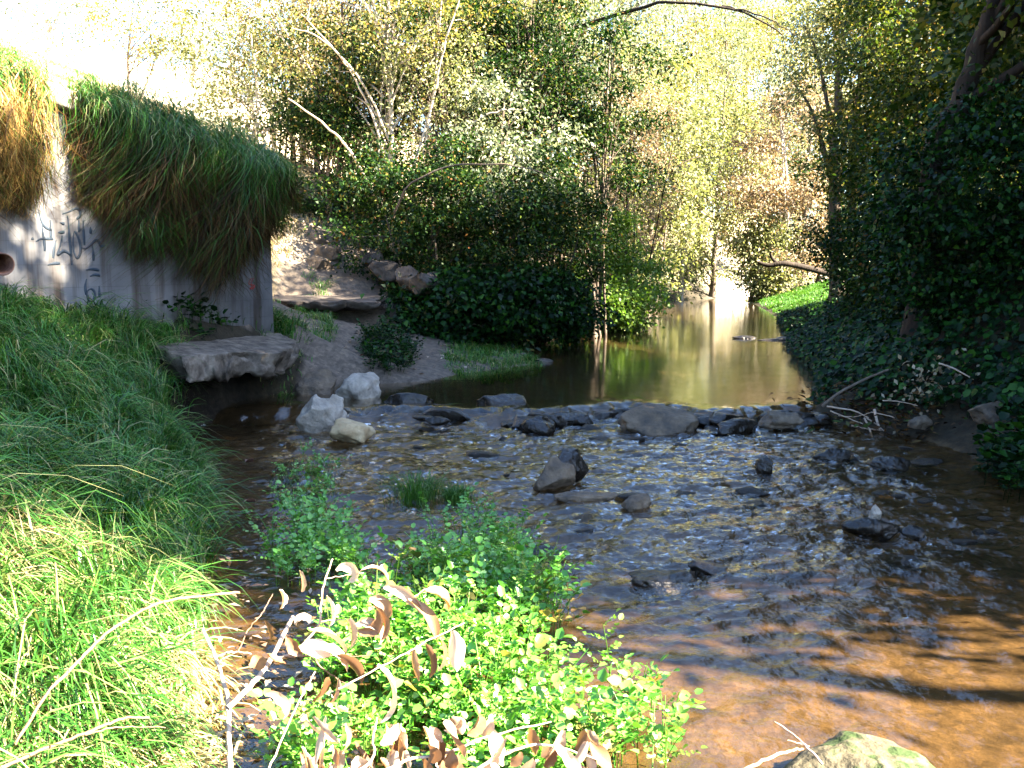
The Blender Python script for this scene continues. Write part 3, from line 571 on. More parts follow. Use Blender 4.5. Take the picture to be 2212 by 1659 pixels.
grass_patch('straw_grass', 'bleached flattened straw at the water edge in the lower left corner', M['drygrass'], x[m], y[m], 12, .08, (.08, .2), (.8, 1.8), (.007, .014), (.5, -.3), rng, None, seg=5, droop=(.8, 1.9))
x, y = land_points(900, -5, -1.2, 2.4, 8.8, rng); m = bank_keep(x, y)
grass_patch('tall_grass', 'taller seeding grass blades standing out of the left bank', M['grass'], x[m], y[m], 5, .06, (.35, .6), (.4, 1.1), (.005, .010), (.3, -.1), rng, bank_keep, seg=5, droop=(.4, 1.5))
# short grass on far ledges, beach fringes and shore
def poly_pts(n, poly, rng):
    P = np.array(poly); x = rng.uniform(P[:, 0].min(), P[:, 0].max(), 8 * n); y = rng.uniform(P[:, 1].min(), P[:, 1].max(), 8 * n); m = inpoly(x, y, poly); return x[m][:n], y[m][:n]
def GP(pts, z=0.0): return [G(u, v, z) for u, v in pts]
SH = [GP([(830, 705), (900, 690), (1000, 690), (1150, 740), (1160, 760), (1050, 745), (950, 735), (840, 730)], .35), GP([(960, 775), (1060, 760), (1170, 775), (1165, 790), (1050, 805), (970, 800)], .2),
      GP([(640, 720), (690, 700), (700, 740), (660, 770), (640, 760)], .55), GP([(600, 800), (640, 780), (640, 810), (610, 830)], .3), GP([(690, 690), (720, 690), (720, 720), (690, 730)], .7), GP([(560, 690), (600, 675), (610, 700), (570, 710)], .9)]
xs, ys = zip(*[poly_pts(60 if k > 1 else 330, p, rng) for k, p in enumerate(SH)])
grass_patch('shore_grass', 'short green grass along the edge of the dirt beach', M['grass'], np.concatenate(xs), np.concatenate(ys), 12, .09, (.07, .2), (.3, 1), (.006, .012), (.2, -.3), rng)
x, y = poly_pts(2600, [(7.0, 22.8), (8.4, 21.6), (11.5, 24), (13, 33), (11, 40), (9.8, 38), (9.2, 34)], rng)
grass_patch('lawn_grass', 'bright green sunlit grass on the far right bank of the pool', M['lawn'], x, y, 12, .2, (.1, .22), (.3, .9), (.015, .03), (-.2, -.3), rng, seg=3)
x, y = land_points(5200, -22, -3.6, 11, 34, rng); s, n = wall_sn(x, y); m = (n < -1.6) & (x < -3.5 - .05 * (y - 12))
grass_patch('hill_grass', 'bleached dry grass on the sunlit slope behind the wall', M['drygrass'], x[m], y[m], 9, .25, (.1, .3), (.3, 1), (.012, .025), (.2, -.2), rng, seg=3)
# grass on top of the earth held by the wall
x, y = land_points(9000, -8, -1.0, 6.5, 15.5, rng); s, n = wall_sn(x, y); m = (n < -.05) & (n > -2.2) & (s < 4.4) & (s > -2) & ~((s > -.1) & (s < 1.1) & (n > -.55))
grass_patch('wall_top_grass', 'thick green grass growing along the top of the block wall', M['hang'], x[m], y[m], 13, .09, (.12, .34), (.5, 1.3), (.007, .013), (.4, -.25), rng)

# ------------------------------------------------------------------ grass hanging over the wall face
EU = np.array([-80, -25, 6, 21, 24, 29, 35, 40, 44, 80, 83, 88, 98, 112, 130, 165, 182, 190, 214, 226, 240, 256, 270, 287])
EV = np.array([190, 184, 188, 197, 206, 182, 150, 118, 108, 110, 152, 184, 203, 222, 236, 238, 241, 256, 258, 244, 236, 228, 214, 190])
BV = np.array([198, 194, 198, 206, 216, 192, 165, 124, 108, 110, 156, 190, 212, 230, 242, 244, 248, 286, 288, 256, 243, 234, 220, 195])
def u_of_s(s):                           # picture column at which the wall's face stands, used only to read the outline off
    x = W0[0] + WD[0] * s; y = W0[1] + WD[1] * s; return 512 + FPX * x / y, y
def edge_z(s, tab):
    u, d = u_of_s(s); v = np.interp(u, EU, tab); return CAM_H + (HORIZON - v) / FPX * d
def hanging(name, label, mat, n, tab, rng, h0, h1, ln, thick, out_bias, width, span=(-1.2, 3.95)):
    nc = max(20, n // 32); ci = rng.integers(0, nc, n); c_s = rng.uniform(*span, nc); c_h = rng.uniform(h0, h1, nc); c_side = rng.normal(0, .75, nc); c_dep = rng.uniform(.45, 1.25, nc)
    s = np.clip(c_s[ci] + rng.normal(0, .05, n), *span); zt = wtop(s); zb = np.minimum(edge_z(s, tab), zt); drop = (zt - zb) * (1 + .22 * fbm2(s * 3.3, s * 0, 89, 4))
    m = (drop > .3) | ((drop > .12) & (s > 1.4)); s, zt, drop, ci = s[m], zt[m], drop[m], ci[m]; n = len(s)
    h = np.clip(c_h[ci] + rng.normal(0, .06, n), h0, h1); prof_ = np.interp(h, [0, .15, .45, .8, 1], [.12, .30, .27, .15, .05]) * np.clip(drop / .7, .35, 1.15)
    dep = prof_ * rng.uniform(.3, 1, n) ** .6 * thick
    lump = np.clip(.9 + .7 * fbm2(s * 2.5, h * 2.2, 88, 4), .2, 1.7); dep *= lump * c_dep[ci]
    ov = np.clip(s - W_END, 0, 1)
    p = np.stack([W0[0] + WD[0] * s + WN[0] * dep, W0[1] + WD[1] * s + WN[1] * dep, zt + .08 * (1 - h) - h * drop], -1)
    p[:, 0] -= 0 * ov
    Ls = rng.uniform(ln[0], ln[1], n) * np.clip(drop / .8, .3, 1.2); Ls = np.minimum(Ls, (1 - h) * drop * 1.15 + .12)
    seg = 5; t = np.linspace(0, 1, seg + 1)
    side = c_side[ci] + rng.normal(0, .35, n); side = np.where((s > -.35) & (s < 1.3), np.clip(side, -.1, .1), side); o0 = rng.uniform(*out_bias, n)
    pts = p[:, None, :] + np.zeros((1, seg + 1, 3))
    outv = (o0[:, None] * (t - .95 * t ** 2)) * Ls[:, None]; sv = side[:, None] * (t ** 1.2) * Ls[:, None]; zv = Ls[:, None] * ((.35 * o0[:, None]) * t * (1 - t) * 1.5 - t ** 1.15 * .95)
    wig = rng.normal(0, .042, (n, seg + 1)).cumsum(1)
    pts = pts + np.stack([WN[0] * outv + WD[0] * (sv + wig), WN[1] * outv + WD[1] * (sv + wig), zv], -1)
    a = rng.uniform(-1.2, 1.2, n); sd_ = np.stack([WD[0] * np.cos(a) + WN[0] * np.sin(a), WD[1] * np.cos(a) + WN[1] * np.sin(a), a * 0], -1)
    wv = rng.uniform(*width, n)[:, None] * (1 - t ** 2 * .9)[None] * .5
    V = np.stack([pts - sd_[:, None] * wv[..., None], pts + sd_[:, None] * wv[..., None]], 2).reshape(-1, 3)
    b = np.arange(n)[:, None] * (2 * (seg + 1)) + np.arange(seg)[None] * 2
    o = mesh(name, V, np.stack([b, b + 1, b + 3, b + 2], -1).reshape(-1, 4), mat); return tag(o, label, 'grass', None, 'stuff')
hanging('hanging_grass', 'green grass hanging in a thick curtain over the block wall', M['hang'], 8500, EV, rng, -.06, .42, (.18, .5), .9, (.0, 1.2), (.004, .009))
hanging('hanging_strands', 'loose green strands trailing down through the brown curtain on the wall', M['hang'], 2600, BV, rng, .25, .9, (.25, .6), .95, (-.1, 1.1), (.004, .008))
hanging('hanging_grass_tips', 'upper green tufts of grass spilling over the wall coping', M['grass'], 6500, EV, rng, -.14, .22, (.15, .42), 1.1, (.4, 1.9), (.004, .009))
hanging('dead_thatch', 'brown dead grass and roots hanging under the green grass on the wall', M['thatch'], 21000, BV, rng, .08, .98, (.2, .6), .8, (-.1, .8), (.004, .009))
hanging('golden_straw', 'sunlit golden straw hanging over the wall at the far left', M['straw'], 7500, BV, rng, .02, .98, (.2, .55), 1.05, (-.1, .9), (.005, .010), (-1.3, .25))

# ------------------------------------------------------------------ watercress and water plants
def cress(name, label, poly, dens, hgt, lsize, rng, mat='cress', pairs=(3, 5), zoff=0.0, stems=True, cat='watercress', kind='stuff'):
    P = np.array(poly); ar = .5 * abs(np.dot(P[:, 0], np.roll(P[:, 1], 1)) - np.dot(P[:, 1], np.roll(P[:, 0], 1)))
    x, y = poly_pts(int(ar * dens), poly, rng); m = fbm2(x * 3.2, y * 3.2, 140, 3) > -.42; x, y = x[m], y[m]; n = len(x)
    base = np.maximum(gz(x, y), -.05)
    ht = rng.uniform(*hgt, n) * (.75 + .5 * np.clip(.5 + fbm2(x * 2.3, y * 2.3, 141, 2), 0, 1))
    lean = rng.normal(0, .28, (n, 2)); LP_, LD, LN, LL = [], [], [], []; mbs = MB()
    tt = np.linspace(0, 1, 5)
    for k in range(n):
        z0 = base[k] + zoff; top = np.array([x[k] + lean[k, 0] * ht[k], y[k] + lean[k, 1] * ht[k], z0 + ht[k]])
        st = np.stack([x[k] + lean[k, 0] * ht[k] * tt ** 2, y[k] + lean[k, 1] * ht[k] * tt ** 2, z0 + ht[k] * tt], -1)
        mbs.tube(st, np.linspace(.0026, .0012, 5), 4)
        for q in range(rng.integers(3, 6)):
            f = rng.uniform(.35, 1.0); o = np.array([np.interp(f, tt, st[:, c]) for c in range(3)])
            az = rng.uniform(0, 2 * math.pi); el = rng.uniform(.1, 1.0); D = np.array([math.cos(az) * math.cos(el), math.sin(az) * math.cos(el), math.sin(el)])
            ls = lsize * rng.uniform(.5, 1.45); npair = rng.integers(*pairs); S = np.array([-math.sin(az), math.cos(az), 0]); N = np.cross(S, D) * -1
            if N[2] < 0: N = -N
            rl = ls * .8 * (npair + .5)
            for i in range(npair):
                c = o + D * (ls * .5 + rl * i / npair) - np.array([0, 0, .12 * ls * i])
                for sg in (-1, 1):
                    LP_.append(c); LD.append(S * sg * .9 + D * .45 + rng.normal(0, .18, 3)); LN.append(N + rng.normal(0, .3, 3)); LL.append(ls * rng.uniform(.55, 1.1))
            LP_.append(o + D * (ls * .4 + rl)); LD.append(D + rng.normal(0, .15, 3)); LN.append(N + rng.normal(0, .3, 3)); LL.append(ls * 1.35)
    LL = np.array(LL); V, F = round_leaves(np.array(LP_), np.array(LD), np.array(LN), LL, LL * .82)
    if stems: mbs.add(V, F); V, F = np.concatenate(mbs.V), np.concatenate(mbs.F)
    return tag(mesh(name, V, F, M[mat]), label, cat, None, kind)
rng = np.random.default_rng(303)
CR1 = GP([(640, 1700), (610, 1600), (690, 1500), (700, 1400), (760, 1330), (820, 1270), (980, 1240), (1110, 1250), (1190, 1290), (1230, 1330), (1160, 1420), (1120, 1480), (1230, 1500), (1300, 1480), (1400, 1510), (1460, 1600), (1440, 1700)], .0)
cress('watercress', 'bright sunlit watercress growing in the foreground shallows', CR1, 330, (.10, .24), .026, rng)
cress('watercress', 'shaded watercress clump beside the narrow side channel', GP([(575, 1180), (600, 1120), (680, 1110), (760, 1180), (800, 1240), (700, 1280), (600, 1260)]), 260, (.10, .22), .022, rng)
cress('watercress', 'shaded watercress on the stream side behind the sunlit foreground plants', GP([(880, 1230), (950, 1170), (1040, 1120), (1110, 1150), (1130, 1215), (1000, 1240)]), 230, (.10, .26), .02, rng)
cress('brook_weed', 'paler fine leaved weed growing up through the foreground watercress', CR1, 70, (.16, .32), .015, rng, 'bushlite', (4, 7), cat='plants')
cress('yellow_weed', 'yellowing taller leaves scattered through the foreground watercress', CR1, 16, (.12, .26), .034, rng, 'yellow', (1, 3), cat='plants')
cress('shore_herbs', 'low bluish green leafy plants on the edge of the dirt beach', GP([(775, 815), (850, 795), (905, 815), (870, 845), (795, 845)], .05), 160, (.08, .2), .03, rng, 'ivy', cat='plants')
cress('wall_foot_herbs', 'broad bluish green leaves growing at the foot of the block wall', [(-3.55, 9.3), (-3.15, 9.6), (-3.05, 10.4), (-3.3, 10.3), (-3.7, 9.5)], 55, (.12, .3), .05, rng, 'ivy', (2, 3), cat='plants')
cress('water_herbs', 'small leafy water plants in the shaded shallows upstream of the cress', GP([(600, 1010), (660, 975), (740, 1000), (740, 1050), (660, 1100), (590, 1080)]), 130, (.06, .16), .016, rng, cat='plants')
cress('ivy_sprig', 'green ivy leaves leaning over the water at the right edge', GP([(2090, 1000), (2140, 960), (2260, 950), (2330, 1050), (2230, 1060)], .12), 40, (.2, .36), .06, rng, 'ivy', (2, 3), cat='plants')
for (U, V, s_, lab) in [(900, 1080, .25, 'rounded grass tuft standing in the stream above the watercress'), (985, 1082, .16, 'smaller grass tuft right of the rounded one in the stream')]:
    x, y = G(U, V); t = rng.normal(0, .4, (300, 2)) * s_; 
    hh = rng.uniform(.6, 1, 300) * s_ * 1.25; a = nrm(t + rng.normal(0, .05, t.shape))
    Vv, F = blades(np.concatenate([t * .75, np.full((300, 1), -.03)], 1), hh, a, hh * rng.uniform(.3, .8, 300), rng.uniform(.4, 1.2, 300), rng.uniform(.004, .008, 300), 4, rng)
    o = mesh('grass_tuft', Vv, F, M['lawn']); o.location = (x, y, 0); tag(o, lab, 'grass tuft')
x, y = poly_pts(90, GP([(600, 990), (660, 960), (740, 985), (735, 1040), (660, 1085), (590, 1070)]), rng)
grass_patch('stream_grass', 'fine grass growing out of the shaded shallows', M['hang'], x, y, 14, .07, (.08, .2), (.3, .9), (.004, .007), (.1, -.2), rng)

# ------------------------------------------------------------------ trees and bushes
def crown_leaves(rng, c, rad, ncl, nlv, ll, lw, clr, shell=.55, droop=.3, flat=.6, gap=-.55, cseed=0):
    cs = []
    while len(cs) < ncl:
        p = rng.normal(0, 1, (ncl * 3, 3)); p = nrm(p) * (rng.uniform(0, 1, (ncl * 3, 1)) ** (1 / 3 * shell + .05))
        w_ = c + p * rad; k = fbm(w_ * .55, cseed, 2) > gap; cs += list(w_[k])
    cs = np.array(cs[:ncl]); ix = rng.integers(0, ncl, nlv); off = rng.normal(0, 1, (nlv, 3)) * np.array([1, 1, flat]) * clr * rng.uniform(.6, 1.3, ncl)[ix][:, None]
    P = cs[ix] + off; D = nrm(off * .6 + rng.normal(0, clr * .8, (nlv, 3)) - np.array([0, 0, droop * clr * 1.5]))
    N = rng.normal(0, .75, (nlv, 3)) + np.array([0, 0, 1.]); sz = rng.uniform(.65, 1.3, nlv)
    return cs, leaves(P, D, N, ll * sz, lw * sz)
def plant(name, label, cat, base, trunk, crown, mat, bark='bark', seed=0, ncl=60, nlv=12000, ll=.07, lw=.04, clr=.3, limbs=10, r0=.1, group=None, shell=.55, droop=.3, flat=.6, gap=-.55, stems=1, extra=None):
    """base (x,y); trunk: list of offsets from base; crown: list of (dx,dy,dz,rx,ry,rz)"""
    rng = np.random.default_rng(seed); bz = float(gz(base[0], base[1])); loc = np.array([base[0], base[1], bz])
    e = empty(name, loc, label, cat, group); mb = MB()
    tp = smooth_path([loc + np.array(p) for p in trunk], 16, .012 * r0 / .1, rng); L_ = np.linspace(0, 1, 16)
    mb.tube(tp, r0 * (1 - .75 * L_) * (1 + .5 * np.exp(-L_ * 25)), 8)
    for k in range(stems - 1):
        q = loc + np.array([rng.normal(0, .15), rng.normal(0, .15), -.05]); en = loc + np.array(trunk[-1]) * rng.uniform(.6, 1) + rng.normal(0, .5, 3) * np.array([1, 1, .2])
        mb.tube(smooth_path([q, q * .6 + en * .4 + rng.normal(0, .12, 3), en], 12), np.linspace(r0 * .6, r0 * .12, 12), 6)
    VV, FF, n0 = [], [], 0; ncr = len(crown); vols = np.array([c[3] * c[4] * c[5] for c in crown]) ** .8; vols /= vols.sum()
    for c, f in zip(crown, vols):
        cs, (V, F) = crown_leaves(rng, loc + np.array(c[:3]), np.array(c[3:]), max(4, int(ncl * f)), int(nlv * f), ll, lw, clr, shell, droop, flat, gap, seed)
        VV.append(V); FF.append(F + n0); n0 += len(V)
        for q in rng.choice(len(cs), min(len(cs), max(2, int(limbs * f))), replace=False):
            tgt = cs[q]; below = np.where(tp[:, 2] < tgt[2] - .1)[0]; i = below[rng.integers(len(below) // 2, len(below))] if len(below) > 1 else 1
            st = tp[i]; mid = st * .45 + tgt * .55 + np.array([0, 0, .12 * np.linalg.norm(tgt - st)]) + rng.normal(0, .06, 3)
            mb.tube(smooth_path([st, mid, tgt], 9, .01, rng), np.linspace(max(.008, r0 * (1 - .75 * L_[i]) * .55), .005, 9), 5)
    for ex in (extra or []):
        P = smooth_path(ex[0], 18, .01, rng); mb.tube(P, np.linspace(ex[1], ex[2], 18), 6)
    mb.build('trunk', M[bark], e, True)
    mesh('crown', np.concatenate(VV) - loc, np.concatenate(FF), M[mat], e)
    return e
def P2(U, Y): return at(U, 600, Y)[0], Y                                    # ground position under a picture column
# --- bushes on the centre bank
plant('bush', 'dark green leafy bush directly above the rock heap at the wall end', 'bush', P2(715, 18.5), [(0, 0, 0), (0, 0, 1), (.1, 0, 1.8)], [(0, 0, 1.2, 1.5, 1.2, 1.1), (.4, .3, 2.0, 1.2, 1, .8)], 'bush', seed=1, ncl=80, nlv=16000, gap=-.25, ll=.066, lw=.042, clr=.2, r0=.05, stems=4)
plant('bush', 'largest dark bush at the centre with an arching bare branch', 'bush', P2(935, 16.3), [(0, 0, 0), (.0, 0, 1.0), (.0, .1, 2.2)], [(-.4, 0, 1.3, 1.5, 1.1, 1.2), (.8, 0, 1.3, 1.5, 1.1, 1.3), (.1, .3, 2.2, 1.5, 1.1, .9)], 'bush', seed=2, ncl=130, nlv=30000, gap=-.25, ll=.066, lw=.042, clr=.2, r0=.06, stems=5,
      extra=[([at(850, 470, 15.5), at(880, 405, 15.2), at(960, 362, 15.1), at(1050, 352, 15.1), at(1130, 360, 15.1), at(1210, 388, 15.2)], .02, .007)])
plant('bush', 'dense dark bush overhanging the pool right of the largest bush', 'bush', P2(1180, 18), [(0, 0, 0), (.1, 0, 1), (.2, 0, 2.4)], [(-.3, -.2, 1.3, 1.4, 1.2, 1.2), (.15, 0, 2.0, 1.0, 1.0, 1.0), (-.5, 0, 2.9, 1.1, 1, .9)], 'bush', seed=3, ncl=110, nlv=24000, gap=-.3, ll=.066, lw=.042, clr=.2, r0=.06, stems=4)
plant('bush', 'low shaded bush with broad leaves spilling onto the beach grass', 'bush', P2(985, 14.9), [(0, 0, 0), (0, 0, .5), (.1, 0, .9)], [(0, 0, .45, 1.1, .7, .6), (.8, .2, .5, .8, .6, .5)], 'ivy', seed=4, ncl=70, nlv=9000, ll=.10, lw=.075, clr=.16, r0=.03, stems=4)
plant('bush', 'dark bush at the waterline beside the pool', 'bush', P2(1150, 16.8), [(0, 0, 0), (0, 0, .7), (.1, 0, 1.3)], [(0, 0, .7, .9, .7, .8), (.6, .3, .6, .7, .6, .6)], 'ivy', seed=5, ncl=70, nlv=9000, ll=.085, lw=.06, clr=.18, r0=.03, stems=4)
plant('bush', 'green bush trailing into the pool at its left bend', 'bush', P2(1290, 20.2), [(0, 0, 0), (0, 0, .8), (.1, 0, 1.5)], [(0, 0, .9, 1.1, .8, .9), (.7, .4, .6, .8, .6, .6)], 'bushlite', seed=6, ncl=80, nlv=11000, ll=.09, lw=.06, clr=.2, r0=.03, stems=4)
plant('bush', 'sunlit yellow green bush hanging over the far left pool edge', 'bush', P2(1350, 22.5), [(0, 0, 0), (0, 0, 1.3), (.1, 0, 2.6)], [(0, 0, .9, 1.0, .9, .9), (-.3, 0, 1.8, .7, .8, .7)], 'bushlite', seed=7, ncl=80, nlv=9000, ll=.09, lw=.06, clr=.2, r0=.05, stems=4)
for k, (U, Yd, Ht, mt, lab) in enumerate([(730, 18.8, 5.2, 'bush', 'loose dark green small tree rising behind the rock heap'), (960, 18, 5.6, 'olive', 'loose branching small tree growing out of the largest dark bush'), (1120, 18.8, 6.6, 'bush', 'dark loose tree with open twigs right of the largest bush'), (1200, 19.5, 7.6, 'olive', 'tall loose tree leaning over the pool from the dense dark bush'), (1285, 19.2, 6.2, 'bush', 'tall dark ivy hung tree at the right end of the centre bushes'), (1150, 19.6, 7.6, 'bush', 'tallest dark crowned tree behind the dense dark bush'), (830, 18.4, 4.9, 'bush', 'dark loose tree at the left of the centre bushes beside the bare limbs'), (1040, 18.6, 5.8, 'bush', 'dark loose tree straight behind the largest dark bush'), (1060, 17.4, 4.4, 'silver', 'blue green drooping sapling in front of the dark loose tree')]):
    plant('small_tree', lab, 'tree', P2(U, Yd), [(0, 0, 0), (.1, 0, Ht * .35), (.25 * (-1) ** k, 0, Ht * .95)], [(0, 0, Ht * .5, 1.3, 1.0, Ht * .28), (.35 * (-1) ** k, 0, Ht * .82, 1.2, 1.0, Ht * .22)], mt, 'bark', 220 + k, 75, 4200 if k == 0 else 12000 if k in (4, 5, 7) else 6500, .08, .042, .24, 30, .06, stems=4, gap=-.3)
# --- thin trees behind them
plant('slender_tree', 'slender pale trunked tree with yellow leaves rising from the centre bush', 'tree', P2(850, 17.7), [(0, 0, 0), (.0, 0, 2.5), (.02, 0, 5), (.1, 0, 8.5)], [(-.6, 0, 4.6, 1.8, 1.3, 1.5), (.6, 0, 5.6, 1.7, 1.3, 1.8), (0, .3, 7.6, 1.8, 1.4, 1.6)], 'yellow', 'barkpale', 8, 120, 9500, .07, .038, .26, 40, .06, stems=4,
      extra=[([at(855, 420, 17.6), at(800, 240, 17.4), at(740, 130, 17.2), at(650, 30, 17)], .03, .009), ([at(850, 330, 17.6), at(790, 190, 17.3), at(700, 90, 17), at(630, 60, 17)], .026, .008), ([at(820, 440, 17.3), at(755, 325, 17), at(700, 268, 16.9), at(622, 213, 16.9)], .03, .012), ([at(870, 420, 17.5), at(930, 240, 17.3), at(960, 100, 17.1), at(1000, -20, 17)], .035, .012), ([at(980, 300, 17.2), at(1060, 245, 17), at(1120, 236, 17)], .025, .012)])
plant('leaning_tree', 'bare pale leaning limb with a few yellow leaves left of the slender tree', 'tree', P2(800, 20.5), [(0, 0, 0), (-.4, 0, 1.6), (-1.5, 0, 3.2), (-2.6, 0, 4.3)], [(-1.2, .2, 3.4, 1.8, 1.2, 1.2), (-2.3, .2, 4.9, 1.6, 1.2, 1.3)], 'yellow', 'barkpale', 9, 80, 5000, .07, .04, .26, 8, .06)
plant('shrub_tree', 'brownish half bare shrub on the slope behind the wall end', 'shrub', P2(640, 22), [(0, 0, 0), (0, 0, 1.5), (.1, 0, 3.5)], [(0, 0, 1.6, 1.8, 1.4, 1.4), (.2, 0, 3.4, 1.6, 1.2, 1.4)], 'brown', 'bark', 10, 90, 7000, .07, .04, .26, 14, .05, stems=4)
plant('shrub_tree', 'pale olive shrub high on the bright slope left of the slender tree', 'shrub', P2(600, 27), [(0, 0, 0), (0, 0, 1.5), (.1, 0, 4)], [(0, 0, 2.0, 2.0, 1.5, 1.5), (.6, 0, 4.2, 1.8, 1.4, 1.8)], 'olive', 'barkpale', 11, 80, 6000, .085, .05, .3, 14, .06, stems=4)
plant('shrub_tree', 'small sparse shrub alone on the bright slope near the top left', 'shrub', P2(300, 26), [(0, 0, 0), (0, 0, 1.2), (.2, 0, 2.6)], [(.3, 0, 2.3, 1.5, 1.2, 1.0)], 'yellow', 'bark', 12, 40, 3200, .085, .05, .3, 10, .05, stems=3)
plant('shrub_tree', 'yellowish thicket behind the centre bush on the left', 'shrub', P2(760, 24), [(0, 0, 0), (0, 0, 2), (.1, 0, 6)], [(0, 0, 2.6, 2.0, 1.5, 1.8), (.2, 0, 5.5, 1.8, 1.5, 2.2)], 'olive', 'barkpale', 13, 100, 8500, .08, .045, .28, 16, .07, stems=4)
plant('willow_tree', 'yellow green tree behind the centre bush on the right', 'tree', P2(1010, 21.5), [(0, 0, 0), (.2, 0, 2.5), (.1, 0, 6.5)], [(0, 0, 3.6, 1.8, 1.4, 1.8), (.3, 0, 6.2, 2.0, 1.5, 1.9)], 'yellow', 'bark', 14, 120, 11500, .075, .04, .27, 16, .09, stems=3)
plant('willow_tree', 'silvery green tree with drooping leaves above the dense dark bush', 'tree', P2(1230, 21), [(0, 0, 0), (-.3, 0, 2.5), (-.9, 0, 5), (-.5, 0, 8)], [(-.2, 0, 4.2, 1.7, 1.4, 1.6), (.5, -.2, 6.4, 1.9, 1.5, 1.6), (-1.0, 0, 6.6, 1.6, 1.3, 1.6)], 'silver', 'barkdark', 15, 150, 20000, .085, .03, .27, 16, .11, stems=2,
      extra=[([at(1240, 60, 20.5), at(1370, 22, 19), at(1450, 5, 18.5), at(1600, 25, 18.2), at(1690, 75, 18.2)], .045, .012), ([at(1560, 12, 18.3), at(1660, 40, 18.1), at(1730, 85, 18.1)], .02, .006)])
plant('shrub_tree', 'brown leaved thicket between the silvery tree and the pool', 'shrub', P2(1350, 24), [(0, 0, 0), (0, 0, 2), (.1, 0, 5)], [(0, 0, 3.3, 1.4, 1.2, 1.6), (-.2, 0, 5.2, 1.5, 1.2, 1.2)], 'brown', 'barkdark', 16, 100, 12000, .075, .04, .27, 14, .06, stems=4)
for k, (U, Yd, Ht, mt, lab, cat_) in enumerate([(430, 30, 4.5, 'silver', 'washed out pale shrub on the bright slope above the hanging grass', 'shrub'), (510, 33, 7, 'silver', 'washed out pale tree on the bright slope left of the thickets', 'tree'), (130, 27, 3.2, 'silver', 'washed out pale shrub at the top left of the slope', 'shrub'), (560, 20.5, 2.8, 'olive', 'tangled pale thicket right behind the end of the wall', 'shrub'), (690, 21, 3.6, 'olive', 'olive thicket above the rock heap', 'shrub'), (820, 23, 4.6, 'brown', 'brown thicket behind the slender tree trunk', 'shrub'), (920, 24, 7.5, 'olive', 'pale leafy tree right behind the slender tree', 'tree'), (660, 26, 7.5, 'yellow', 'yellow leaved tree on the bright slope left of the slender tree', 'tree'), (1100, 26, 8.5, 'silver', 'pale green tree filling the top centre', 'tree'), (1310, 27, 8, 'olive', 'pale tree behind the brown thicket by the pool', 'tree'), (1080, 20, 3.6, 'brown', 'rusty brown thicket above the largest dark bush', 'shrub')]):
    plant('thicket' if cat_ == 'shrub' else 'slope_tree', lab, cat_, P2(U, Yd), [(0, 0, 0), (.1, 0, Ht * .4), (.0, 0, Ht * .9)], [(0, 0, Ht * .35, 1.6, 1.3, Ht * .3), (.2 * (-1) ** k, 0, Ht * .75, 1.7 + .05 * Ht, 1.4, Ht * .26)], mt, 'barkpale' if k in (0, 1, 2, 3, 7) else 'bark', 180 + k, 100, (6000 if k in (3, 4, 7) else 4200 if k < 3 else 10000), .08, .045, .27, 18, .06, stems=4)
# --- trees round the head of the pool
far = [(1400, 31, 9, 'olive', 'pale tree standing left of the pool head'), (1470, 37, 8, 'olive', 'ivy clad sunlit trunk at the head of the pool'), (1540, 41, 10, 'olive', 'tall pale tree behind the pool head, left of the bright gap'), (1500, 47, 13, 'silver', 'silvery tall tree far behind the pool head'),
       (1620, 46, 9, 'yellow', 'yellow tree behind the bright spot at the pool end'), (1690, 36, 8, 'brown', 'pinkish brown tree right of the bright sky gap'), (1730, 44, 12, 'silver', 'silvery tree far behind the brown tree'), (1420, 42, 12, 'yellow', 'yellow tall tree far left of the pool head'),
       (1300, 36, 11, 'olive', 'olive tree on the slope behind the silvery tree'), (1120, 33, 12, 'yellow', 'yellow crowned tree high behind the centre'), (960, 34, 11, 'olive', 'olive tree on the skyline behind the slender tree'), (1640, 36, 3.2, 'olive', 'low pale green bush on the far grass bank'), (1770, 37, 5, 'bush', 'dark green bush on the far right grass bank'), (1560, 52, 15, 'olive', 'very tall pale tree filling the gap above the pool head'), (1640, 56, 15, 'yellow', 'very tall yellow tree far behind the pool head'), (1790, 52, 15, 'yellow', 'tall yellow tree behind the twin trunks'), (1930, 25, 8, 'yellow', 'yellow green tree high behind the right bank'), (2060, 21, 8, 'yellow', 'yellow lit tree behind the leaning trunk'), (2190, 18.5, 7.5, 'yellow', 'yellow green tree behind the right edge'), (1960, 23, 4.5, 'bush', 'dark bush on top of the right bank')]
for k, (U, Yd, Ht, mt, lab) in enumerate(far):
    g = Ht / 10
    low = Ht < 5
    plant('far_bush' if low else 'far_tree', lab, 'bush' if low else 'tree', P2(U, Yd), [(0, 0, 0), (.1, 0, Ht * .4), (.3 * (-1) ** k, 0, Ht * .9)],
          [(0, 0, Ht * .3, 1.5 * g + .5, 1.4 * g + .4, Ht * .25), (.4 * (-1) ** k, 0, Ht * .58, 2.2 * g + .2, 1.9 * g, Ht * .24), (-.3 * (-1) ** k, 0, Ht * .8, 1.9 * g, 1.6 * g, Ht * .2)],
          mt, 'barkpale' if k in (1, 5) else 'bark', 40 + k, 120, 12500, .13, .075, .38, 14, .13, stems=2, gap=-.4)
